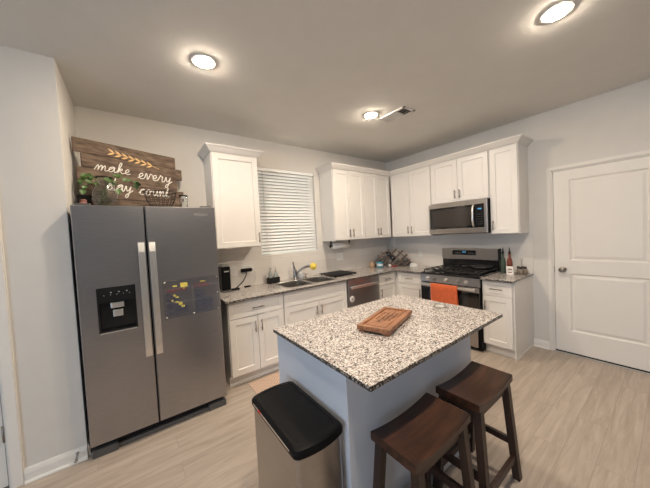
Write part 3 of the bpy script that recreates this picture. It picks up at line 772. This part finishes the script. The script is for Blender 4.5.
scrib(INKR, 'red_writing', [(-3.64, -3.50, 1.075, 1.098), (-3.45, -3.33, 1.085, 1.115)], .0075)
scrib(INKB, 'blue_writing', [(-3.655, -3.57, .895, 1.06), (-3.57, -3.50, .895, .95)], .0075)
scrib(INKB, 'blue_writing', [(-3.44, -3.37, .885, 1.07), (-3.37, -3.31, .885, .99)], .0075)
m = MB()
for (x0, x1, z0, z1) in ((-3.545, -3.495, 1.105, 1.14), (-3.60, -3.57, 1.115, 1.126), (-3.60, -3.58, 1.04, 1.053), (-3.585, -3.565, 1.025, 1.038), (-3.615, -3.60, 1.00, 1.012), (-3.59, -3.568, .985, .998), (-3.565, -3.54, .965, .985), (-3.55, -3.525, .945, .96), (-3.40, -3.36, 1.13, 1.136), (-3.53, -3.515, 1.09, 1.10)):
    m.box(x0, x1, yq, yq+.0005, z0, z1)
m.build('yellow_stickers', INKY, pb)

# ------------------------------------------------------------------ things on the refrigerator
FT = 1.7355
sg = thing('wooden_sign', (-3.78, -.2, FT), 'rustic plank sign with white script lettering and gold sprig, on top of the refrigerator', 'sign')
PL = Vector((-4.168, -.395, FT)); PR = Vector((-3.335, -.075, FT)); ex = (PR-PL).normalized(); W = (PR-PL).length
ny = Vector((ex.y, -ex.x, 0))            # towards the room
def SG(u, d, z): p = PL+ex*u+ny*d; return (p.x, p.y, p.z+z)
# boards: (u0,u1,z0,z1)
bd = [(.00, .775, .475, .588), (.045, .835, .365, .475), (.012, .780, .250, .366), (.022, .840, .125, .250), (.075, .800, .002, .125)]
hh = [0, 0, 0, 0, 0]
for i, (a, b, z0, z1) in enumerate(bd):
    m = MB(SG); m.box(a, b, .012, .030, z0+.0015, z1-.0015, .003)
    m.build('plank', PALLET, sg)
m = MB(SG)
for u in (.16, .62): m.box(u, u+.06, 0, .012, .01, .56)
m.build('rear_batten', PALLET, sg)
LET = {
 'm': ([(0, 0), (.15, .6), (.3, 1), (.4, .75), (.38, 0), (.5, .6), (.7, 1), (.8, .75), (.78, 0), (.9, .6), (1.1, 1), (1.2, .7), (1.2, .15), (1.45, .05)], 1.5),
 'a': ([(0, .05), (.3, .5), (.75, .95), (.5, 1.0), (.2, .7), (.18, .2), (.42, 0), (.7, .35), (.82, .95), (.82, .2), (1.05, .05)], 1.1),
 'k': ([(0, .05), (.3, .9), (.5, 1.9), (.35, 2.1), (.22, 1.5), (.2, 0), (.3, .6), (.6, .95), (.7, .7), (.35, .5), (.6, .25), (.75, 0), (1.0, .1)], 1.0),
 'e': ([(0, .1), (.35, .35), (.6, .7), (.45, 1), (.2, .75), (.2, .25), (.45, 0), (.85, .2)], .85),
 'v': ([(0, .3), (.1, .95), (.25, .9), (.4, 0), (.6, .6), (.7, 1.05), (.95, .9)], .95),
 'r': ([(0, .2), (.2, .8), (.3, 1.15), (.4, .9), (.62, .9), (.58, .4), (.68, .02), (.95, .15)], .95),
 'y': ([(0, .3), (.15, .95), (.25, .5), (.4, .1), (.65, .4), (.8, .95), (.72, 0), (.55, -.9), (.3, -.95), (.35, -.55), (.8, -.1), (1.15, .3)], 1.15),
 'd': ([(0, .05), (.4, .7), (.7, .9), (.4, 1.0), (.12, .6), (.15, .15), (.4, 0), (.68, .4), (.85, 2.0), (.8, .3), (1.0, .05), (1.1, .1)], 1.1),
 'c': ([(0, .2), (.3, .8), (.65, .95), (.55, 1.02), (.22, .8), (.18, .2), (.45, 0), (.85, .2)], .85),
 'o': ([(0, .2), (.25, .7), (.5, 1), (.22, .8), (.18, .2), (.45, 0), (.72, .35), (.62, .9), (.5, .98), (.75, .8), (1.0, .85)], 1.0),
 'u': ([(0, .85), (.15, 1), (.2, .4), (.35, 0), (.6, .3), (.75, 1), (.75, .2), (.95, .05)], .95),
 'n': ([(0, .2), (.12, .8), (.25, 1), (.3, .5), (.3, 0), (.45, .7), (.65, 1), (.75, .7), (.75, .15), (1.0, .08)], 1.0),
 't': ([(0, .1), (.2, .8), (.4, 1.8), (.33, .3), (.5, 0), (.8, .2)], .8),
}
def catmull(P, n=5):
    out = []
    for i in range(len(P)-1):
        p0 = P[max(i-1, 0)]; p1 = P[i]; p2 = P[i+1]; p3 = P[min(i+2, len(P)-1)]
        for k in range(n):
            t = k/n
            out.append(tuple(.5*((2*p1[j])+(-p0[j]+p2[j])*t+(2*p0[j]-5*p1[j]+4*p2[j]-p3[j])*t*t+(-p0[j]+3*p1[j]-3*p2[j]+p3[j])*t**3) for j in range(2)))
    out.append(P[-1]); return out
def script(word, u0, z0, s, slope=0, wd=1.0):
    P = []; x = 0
    for ch in word:
        p, w_ = LET[ch]; P += [(x+a, b) for a, b in p[(1 if P else 0):]]; x += w_
    P = catmull(P)
    pts = [(u0+(a+b*.18)*s*wd, .0312, z0+b*s+slope*a*s) for a, b in P]
    m = MB(SG); m.tube(pts, s*.085, 5); return m, x
for wd, u, z, s, k in (('make', .120, .353, .043, 1.30), ('every', .425, .330, .052, 1.22), ('day', .190, .200, .052, 1.08), ('count', .425, .185, .050, 1.16)):
    mm, _ = script(wd, u, z, s, -.02, k); mm.build('lettering', PAINTW, sg)
m = MB(SG); m.tube([(.615, .031, .445), (.50, .031, .480), (.38, .031, .502), (.25, .031, .518)], .0022, 5)
for k in range(7):
    t = k/6; uu = .555-.29*t; zz = .463+.052*t
    for sgn in (1, -1):
        ang = PI-.12+sgn*(-.50); L = .056
        ca, sa = math.cos(ang), math.sin(ang)
        pl = [(0, 0), (.3, .12), (.6, .12), (1, 0), (.6, -.12), (.3, -.12)]
        m.loops([[(uu+(a*ca-b*sa)*L, dd, zz+(a*sa+b*ca)*L*1.0) for a, b in pl] for dd in (.0305, .0325)])
m.build('gold_sprig', GOLD, sg)

# plant in glass bowl
px, py = -3.985, -.47
pl = thing('potted_vine', (px, py, FT), 'trailing green vine in a clear glass vase on the refrigerator, left end', 'plant')
m = MB(); m.lathe([(.045, 0), (.075, .02), (.090, .08), (.084, .15), (.060, .21), (.050, .25), (.062, .275), (.058, .275), (.046, .25), (.056, .21), (.080, .15), (.086, .08), (.072, .024), (.02, .006)], px, py, FT, 26); m.build('glass_vase', GLASS, pl)
m = MB(); leaves = MB()
def leaf(c, d, n_, s):
    d = Vector(d).normalized(); n_ = Vector(n_); sdv = d.cross(n_).normalized(); n2 = sdv.cross(d).normalized(); c = Vector(c)
    o = [(0, 0, 0), (.25, .36, .02), (.6, .38, .03), (1, 0, -.08), (.6, -.38, .03), (.25, -.36, .02), (.5, 0, -.07)]
    vs = [c+(d*a+sdv*b+n2*h)*s for a, b, h in o]+[c+(d*a+sdv*b+n2*(h+.025))*s for a, b, h in o]
    fs = [[0, 1, 6], [1, 2, 6], [2, 3, 6], [3, 4, 6], [4, 5, 6], [5, 0, 6]]
    leaves.add(vs, fs+[[a+7, c2+7, b+7] for a, b, c2 in fs]+[[i, (i+1) % 6, (i+1) % 6+7, i+7] for i in range(6)])
vines = [[(px-.01, py, FT+.14), (px-.04, py-.01, FT+.25), (px-.09, py-.02, FT+.285), (-4.115, py-.03, FT+.265), (-4.14, py-.03, FT+.22)],
         [(px, py, FT+.13), (px+.03, py-.02, FT+.24), (px+.09, py-.03, FT+.29), (px+.17, py-.02, FT+.27), (px+.22, py-.03, FT+.22)],
         [(px, py, FT+.14), (px+.02, py-.05, FT+.25), (px+.06, py-.06, FT+.24), (px+.09, py-.07, FT+.18)],
         [(px-.02, py-.02, FT+.12), (px-.05, py-.04, FT+.23), (px-.08, py-.05, FT+.22), (px-.12, py-.05, FT+.17)]]
for vi, V in enumerate(vines):
    m.tube(V, .0028, 6)
    for k in range(9 if vi < 2 else 5):
        t = .35+.65*k/(8 if vi < 2 else 4); t = min(t, .999)*(len(V)-1); i = int(t); fq = t-i
        p = Vector(V[i]).lerp(Vector(V[min(i+1, len(V)-1)]), fq)
        leaf(p, (random.uniform(-1, 1), random.uniform(-.7, .2), random.uniform(-.7, .5)), (random.uniform(-.4, .4), -1, random.uniform(.1, 1)), random.uniform(.032, .052))
for k in range(7):
    a = random.uniform(0, 6.28); m.tube([(px+.03*math.cos(a), py+.03*math.sin(a), FT+.02), (px+.05*math.cos(a+2), py+.05*math.sin(a+2), FT+.08), (px+.015*math.cos(a), py+.015*math.sin(a), FT+.17)], .0022, 5)
m.build('stems', STEMG, pl); leaves.build('leaves', LEAF, pl)
# small things at the left end
m = MB(); m.box(-4.155, -4.055, -.335, -.325, FT, FT+.155, .002) if 0 else m.box(-4.155, -4.07, -.43, -.42, FT, FT+.14, .003)
tag(m.build('black_frame', BLACKM), 'small black panel standing behind the pink jar on the refrigerator', 'frame')
m = MB(); m.lathe([(.024, 0), (.030, .012), (.030, .055), (.024, .066), (.02, .07), (.02, .085), (.023, .087), (.012, .095)], -4.115, -.485, FT, 18)
tag(m.build('pink_jar', PINKC), 'small dusty pink jar left of the glass vase on the refrigerator', 'jar')
# wire fruit basket
wbk = thing('wire_basket', (-3.61, -.42, FT), 'black wire fruit basket on the refrigerator, in front of the sign', 'basket')
m = MB(); bx, by = -3.605, -.43
def ring(r, z, rad, sx=1.0): m.tube([(bx+sx*r*math.cos(2*PI*k/32), by+.75*r*math.sin(2*PI*k/32), z) for k in range(32)], rad, 6, closed=True)
ring(.125, FT+.185, .0035); ring(.115, FT+.13, .002); ring(.09, FT+.07, .002); ring(.06, FT+.012, .003)
for k in range(18):
    a = 2*PI*k/18; m.tube([(bx+r*math.cos(a), by+.75*r*math.sin(a), z) for r, z in ((.055, FT+.004), (.075, FT+.045), (.108, FT+.11), (.125, FT+.185))], .0018, 5)
m.build('wire_frame', BLACKM, wbk)
gl = MB(); gl.lathe([(.024, 0), (.030, .004), (.035, .13), (.038, .165), (.036, .165), (.032, .13), (.026, .01)], -3.425, -.44, FT, 22)
tag(gl.build('glass_tumbler', GLASS), 'clear glass tumbler at the right end on top of the refrigerator', 'glass')

# ------------------------------------------------------------------ worktop corner: wine rack and jars
wr = thing('wine_rack', (-.30, -.30, CT), 'dark wooden lattice wine rack standing in the worktop corner', 'wine rack')
ang = math.radians(-45+2)
MW = Matrix.Translation(Vector((-.285, -.285, CT))) @ Matrix.Rotation(-PI/4, 4, 'Z')
# local x along the rack face, local -y towards the room
m = MB()
def plank(x0, z0, x1, z1, y0=-.075, y1=.075, t=.005):
    d = Vector((x1-x0, 0, z1-z0)); L = d.length; a = math.atan2(d.z, d.x)
    m.box(0, L, y0, y1, -t, t, .001, M=MW @ Matrix.Translation(Vector((x0, 0, z0))) @ Matrix.Rotation(-a, 4, 'Y'))
R2 = math.sqrt(.5)
def P2(a, b): return ((a-b)*R2, (a+b)*R2+.006)
for a, e in ((-.14, .25), (-.045, .30), (.05, .30), (.145, .25), (.24, .10)):
    p, q = P2(a, -a), P2(a, e); plank(p[0], p[1], q[0], q[1])
for b, e in ((-.14, .27), (-.045, .30), (.05, .30), (.145, .25), (.24, .10)):
    p, q = P2(-b, b), P2(e, b); plank(p[0], p[1], q[0], q[1])
m.build('lattice', RACKW, wr)
for (lx, lz, lab) in ((-.067, .211, 'dark wine bottle in the lattice rack, upper one'), (.0, .144, 'dark wine bottle in the lattice rack, lower one')):
    t = thing('wine_bottle', MW @ Vector((lx, 0, lz)), lab, 'bottle', 'wine bottles in the rack')
    m = MB(); m.lathe([(.030, 0), (.036, .004), (.037, .19), (.028, .215), (.014, .235), (.014, .29)], M=MW @ Matrix.Translation(Vector((lx, -.11, lz))) @ Matrix.Rotation(-PI/2, 4, 'X'), n=18)
    m.build('bottle_glass', BLACK, t)
    m = MB(); m.lathe([(.010, 0), (.016, .001), (.016, .002)], M=MW @ Matrix.Translation(Vector((lx, -.1125, lz))) @ Matrix.Rotation(-PI/2, 4, 'X'), n=14); m.build('punt', GREYP, t)
m = MB(); m.box(-.045, .055, -.17, -.10, 0, .022, .008, M=MW)
tag(m.build('red_packet', mat('dark_red', (.22, .02, .025), .5)), 'small dark red packet at the foot of the wine rack', 'packet')
t = thing('storage_tin', (-.55, -.235, CT), 'blue and white round tin on the worktop left of the wine rack', 'tin')
m = MB(); m.lathe([(.052, 0), (.055, .004), (.055, .088), (.050, .092)], -.55, -.235, CT, 24); m.build('tin_body', BLUE, t)
m = MB(); m.lathe([(.0558, 0), (.0558, .035)], -.55, -.235, CT+.028, 24, cap=False); m.lathe([(.0565, .035), (.0565, 0)], -.55, -.235, CT+.028, 24, cap=False); m.build('white_band', SILVERW, t)
m = MB(); m.lathe([(.042, 0), (.045, .005), (.045, .075), (.038, .085), (.02, .09)], -.625, -.13, CT, 22)
tag(m.build('tan_jar', TAN), 'small tan jar on the worktop left of the blue tin', 'jar')
m = MB(); m.sphere((-.43, -.345, CT+.026), .026, n=12)
tag(m.build('white_ball_candle', WHITE), 'small round white candle beside the blue tin', 'candle')
bt = thing('butter_dish', (-.16, -.60, CT), 'white covered butter dish on the worktop right of the wine rack', 'butter dish')
m = MB(); m.prism(rr(-.205, -.115, -.705, -.545, .03), CT, CT+.010, bev=.003); m.build('dish', WHITE, bt)
m = MB(); ls = []
for k, z in ((0, .010), (.002, .035), (.012, .048), (.025, .052)): ls.append([(x, y, CT+z) for x, y in rr(-.195+k, -.125-k, -.693+k, -.557-k, .022)])
m.loops(ls, True, True); m.lathe([(.008, .050), (.012, .058), (.010, .066), (.003, .070)], -.16, -.625, CT, 12); m.build('lid', WHITE, bt)

# right worktop
def bottle(x, y, lab, body, h=.20):
    t = thing('oil_bottle', (x, y, CT), lab, 'bottle', 'oil bottles right of the range')
    MB().lathe([(.026, 0), (.029, .004), (.029, h*.72), (.024, h*.86), (.012, h), (.012, h+.03), (.015, h+.032), (.015, h+.042)], x, y, CT, 18).build('glass_body', body, t)
    m = MB(); m.lathe([(.013, 0), (.013, .02), (.006, .026), (.005, .055)], x, y, CT+h+.0425, 12); m.tube([(x, y, CT+h+.09), (x-.012, y-.004, CT+h+.115)], .004, 6); m.box(x-.004, x+.012, y-.004, y+.004, CT+h+.078, CT+h+.094, .001); m.build('pour_spout', BLACKP, t)
bottle(-.150, -1.893, 'tall green glass oil bottle beside the range', OILG, .205)
bottle(-.165, -1.968, 'tall reddish brown oil bottle right of the green one', OILR, .205)
cs = thing('recipe_card', (-.235, -1.985, CT), 'small white and brown card block in front of the reddish bottle', 'card')
m = MB(B); m.box(-2.027, -1.957, .222, .240, CT, CT+.098, .002); m.build('card_block', PAPER, cs)
m = MB(B); m.box(-2.014, -1.970, .2402, .2408, CT+.058, CT+.072); m.box(-2.014, -1.970, .2402, .2408, CT+.022, CT+.034); m.box(-2.022, -1.962, .2402, .2406, CT+.045, CT+.048); m.build('dark_print', mat('print_brown', (.20, .07, .04), .7), cs)
ck = thing('spice_caddy', (-.15, -2.09, CT), 'wire caddy with small glass shakers near the end of the right worktop', 'caddy')
m = MB(); sx, sy = -.15, -2.085
m.tube([(sx+.062*math.cos(2*PI*k/24), sy+.062*math.sin(2*PI*k/24), CT+.006) for k in range(24)], .003, 6, closed=True)
m.tube([(sx+.062*math.cos(2*PI*k/24), sy+.062*math.sin(2*PI*k/24), CT+.05) for k in range(24)], .0025, 6, closed=True)
for k in range(8): a = 2*PI*k/8; m.cyl((sx+.062*math.cos(a), sy+.062*math.sin(a), CT+.004), (sx+.062*math.cos(a), sy+.062*math.sin(a), CT+.05), .002, 5)
for k in range(4): a = 2*PI*k/8; m.cyl((sx+.062*math.cos(a), sy+.062*math.sin(a), CT+.005), (sx-.062*math.cos(a), sy-.062*math.sin(a), CT+.005), .002, 5)
m.cyl((sx, sy, CT+.004), (sx, sy, CT+.165), .003, 6); m.tube([(sx, sy+.014*math.cos(2*PI*k/14), CT+.178+.014*math.sin(2*PI*k/14)) for k in range(14)], .0025, 5, closed=True)
m.build('wire_rack', NICKEL, ck)
for k, lab in enumerate(('small glass shaker in the wire caddy, left', 'small glass shaker in the wire caddy, right', 'small glass shaker in the wire caddy, front', 'small glass shaker in the wire caddy, back')):
    dx, dy = ((0, .033), (0, -.033), (-.033, 0), (.033, 0))[k]
    t = thing('spice_shaker', (sx+dx, sy+dy, CT+.008), lab, 'shaker', 'shakers in the wire caddy')
    MB().lathe([(.017, 0), (.019, .003), (.019, .055), (.015, .062)], sx+dx, sy+dy, CT+.008, 14).build('glass', mat('shaker_glass', (.42, .34, .26), .15, trans=.3), t)
    MB().lathe([(.017, 0), (.017, .016), (.012, .024), (.002, .027)], sx+dx, sy+dy, CT+.0702, 14).build('cap', IRON if k < 3 else GREYP, t)

# ------------------------------------------------------------------ island
IX0, IX1, IY0, IY1 = -3.132, -2.005, -2.332, -1.665
isl = thing('kitchen_island', ((IX0+IX1)/2, (IY0+IY1)/2, 0), 'grey-white kitchen island tinted daylight blue under the granite slab', 'island')
MB().box(IX0, IX1, IY0, IY1, 0, CT-.0215, .001).build('island_body', ISL, isl)
m = MB(); m.box(IX0, IX1, IY0-.012, IY0, 0, .075, .002); m.box(IX1, IX1+.012, IY0, IY1, 0, .075, .002); m.box(IX0-.012, IX0, IY0, IY1, 0, .075, .002); m.build('base_moulding', ISL, isl)
for k in range(2):
    a = IX0+.01+k*.555; mm = MB(lambda u, d, z: (u, IY1+d, z)); mm.panel_door(a, a+.548, .115, CT-.06, 0, .02); mm.build('door', CAB, isl)
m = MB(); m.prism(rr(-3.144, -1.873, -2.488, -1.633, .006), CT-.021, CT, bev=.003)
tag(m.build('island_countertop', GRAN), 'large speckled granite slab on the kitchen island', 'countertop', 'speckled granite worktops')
m = MB(); ox, oy = -1.985, -2.11
pu = thing('pop_up_outlet', (ox, oy, CT), 'flush round metal-rimmed outlet near the far right end of the island slab', 'outlet')
m.lathe([(.040, .0002), (.048, .0002), (.049, .003), (.046, .0045), (.041, .0045), (.040, .003)], ox, oy, CT, 32, cap=False); m.build('rim', NICKEL, pu)
MB().lathe([(.0395, .0002), (.0395, .003), (.001, .003)], ox, oy, CT, 32).build('cover_disc', LGREY, pu)
# cutting board
cb = thing('cutting_board', (-2.565, -2.085, CT), 'wooden serving board with burnt lettering and small feet, on the island', 'cutting board')
MC = rotz(math.radians(19), (-2.552, -2.068, CT)); hx, hy = .214, .102; z0, z1 = .013, .041
def rq(ax, ay, z): return [(-ax, -ay, z), (ax, -ay, z), (ax, ay, z), (-ax, ay, z)]
m = MB(); m.loops([rq(hx-.003, hy-.003, z0), rq(hx, hy, z0+.003), rq(hx, hy, z1-.002), rq(hx-.002, hy-.002, z1), rq(hx-.026, hy-.024, z1), rq(hx-.030, hy-.028, z1-.009), rq(hx-.042, hy-.040, z1-.009), rq(hx-.046, hy-.044, z1-.004)], M=MC)
m.build('board', BOARDW, cb)
for a in (-1, 1):
    for b in (-1, 1): MB().box(a*(hx-.03)-.022, a*(hx-.03)+.022, b*(hy-.028)-.02, b*(hy-.028)+.02, 0, z0, .003, M=MC).build('foot', BOARDW, cb)
m = MB()
random.seed(3)
for r in range(4):
    yv = .045-r*.028; x = -.06 if r != 1 else -.10
    while x < (.10 if r != 2 else .13):
        P = [MC @ Vector((x+k*.0035+random.uniform(-.001, .001), yv+random.uniform(-.009, .009), z1-.0035)) for k in range(5)]
        m.tube(P, .0016, 4); x += .021
m.build('burnt_lettering', BURN, cb)

# ------------------------------------------------------------------ stools (built at the origin, then placed)
def make_stool(lab):
    t = thing('saddle_stool', (0, 0, 0), lab, 'stool', 'bar stools at the island')
    sx, sy = .212, .114; n = 12; ls = []
    for i in range(n+1):
        x = -sx+2*sx*i/n; k = (x/sx)**2; zt = .582+.020*k; zb = .550+.012*k
        e = .004
        ls.append([(x, -sy, zb+e), (x, -sy, zt-e), (x, -sy+e, zt), (x, sy-e, zt), (x, sy, zt-e), (x, sy, zb+e), (x, sy-e, zb), (x, -sy+e, zb)])
    m = MB(); m.loops(ls, smooth=False); m.build('seat', SEAT, t)
    m = MB()
    for s in (-1, 1): m.box(-.15, .15, s*.084-.009, s*.084+.009, .505, .552); m.box(s*.155-.009, s*.155+.009, -.08, .08, .505, .552)
    m.build('apron', LEGW, t)
    def lp_(a, b, z):
        f = 1-z/.558; return (a*(.172+.028*f), b*(.090+.040*f), z)
    h = .0185
    for a in (-1, 1):
        for b in (-1, 1):
            m = MB(); L = []
            for z in (0, .558):
                x, y, _ = lp_(a, b, z); L.append([(x-h, y-h, z), (x+h, y-h, z), (x+h, y+h, z), (x-h, y+h, z)])
            m.loops(L); m.build('leg', LEGW, t)
    def rail(p, q_, hw, hh):
        m = MB(); p = Vector(p); q_ = Vector(q_); d = (q_-p).normalized(); s = d.cross(Vector((0, 0, 1))).normalized()
        m.loops([[c2+s*hw+Vector((0, 0, hh)), c2+s*hw-Vector((0, 0, hh)), c2-s*hw-Vector((0, 0, hh)), c2-s*hw+Vector((0, 0, hh))] for c2 in (p, q_)])
        m.build('stretcher', LEGW, t)
    for b in (-1, 1): rail(lp_(-1, b, .13), lp_(1, b, .13), .010, .018)
    for a in (-1, 1): rail(lp_(a, -1, .215), lp_(a, 1, .215), .010, .018)
    return t
st1 = make_stool('dark brown wooden saddle stool nearest the trash can, left one at the island')
st2 = copy_tree(st1)
st1.location = (-2.838, -2.497, 0)
st2.location = (-2.325, -2.499, 0); st2['label'] = 'dark brown wooden saddle stool on the right, at the far end of the island'

# ------------------------------------------------------------------ trash can
tc = thing('trash_can', (-3.262, -2.095, 0), 'stainless rectangular trash can with black lid, left of the island', 'trash can')
def tcan(ins, bow=.020, n=10, r=.020):
    x0, x1, y0, y1 = -3.392+ins, -3.150-ins, -2.322+ins, -1.868-ins
    P = []
    for (cx, cy, a) in ((x1-r, y1-r, 0), (x0+r, y1-r, 90)):
        for k in range(5):
            q = math.radians(a+90*k/4); P.append((cx+r*math.cos(q), cy+r*math.sin(q)))
        if a == 0:
            for k in range(1, n): P.append((x1-r+(x0-x1+2*r)*k/n, y1))
    for (cx, cy, a) in ((x0+r, y0+r, 180), (x1-r, y0+r, 270)):
        for k in range(5):
            q = math.radians(a+90*k/4); P.append((cx+r*math.cos(q), cy+r*math.sin(q)))
        if a == 180:
            for k in range(1, n): P.append((x0+r+(x1-x0-2*r)*k/n, y0))
    xm = (x0+x1)/2; hw = (x1-x0)/2; ym = (y0+y1)/2
    return [(x, y+(bow if y > ym else -bow)*(max(0, 1-((x-xm)/hw)**2))*(1 if abs(y-ym) > (y1-y0)/2-r-.001 else 0)) for x, y in P]
L3 = lambda P, z: [(x, y, z) for x, y in P]
m = MB(); m.loops([L3(tcan(.006), .02), L3(tcan(.006), .612)], smooth=False); m.build('can_body', STEEL, tc)
m = MB(); m.loops([L3(tcan(.004), 0), L3(tcan(.004), .03)]); m.build('base_ring', BLACKP, tc)
m = MB(); m.loops([L3(tcan(.0), .6125), L3(tcan(-.002), .618), L3(tcan(-.002), .636), L3(tcan(.003), .645), L3(tcan(.012), .650), L3(tcan(.024), .651), L3(tcan(.028), .647), L3(tcan(.05), .647)]); m.build('lid', BLACKP, tc)
m = MB(); m.box(-3.396, -3.3935, -2.28, -1.905, .628, .6325); ls_ = m.build('lid_edge_strip', HANDLE, tc)
m = MB(); m.box(-3.398, -3.3935, -1.995, -1.972, .624, .636, .001); m.build('red_indicator', RED, tc)

# ------------------------------------------------------------------ rug, door stop
m = MB(); z = .006
rg2 = m.prism(rr(-2.985, -1.70, -1.12, -.60, .01), .0, .007, bev=.002).build('kitchen_mat', RUG)
tag(rg2, 'beige patterned floor mat in front of the sink cabinets', 'mat')
m = MB(YA); m.cyl((-4.225, .0, .062), (-4.225, .014, .060), .010, 12)
P = [(-4.225+.005*math.cos(k*.9), .012+.0010*k, .060-.0002*k+.005*math.sin(k*.9)) for k in range(60)]
m.tube(P, .0013, 5); m.cyl((-4.225, .070, .049), (-4.225, .082, .047), .008, 12)
tag(m.build('spring_door_stop', NICKEL), 'small metal spring door stop on the baseboard left of the refrigerator', 'door stop')
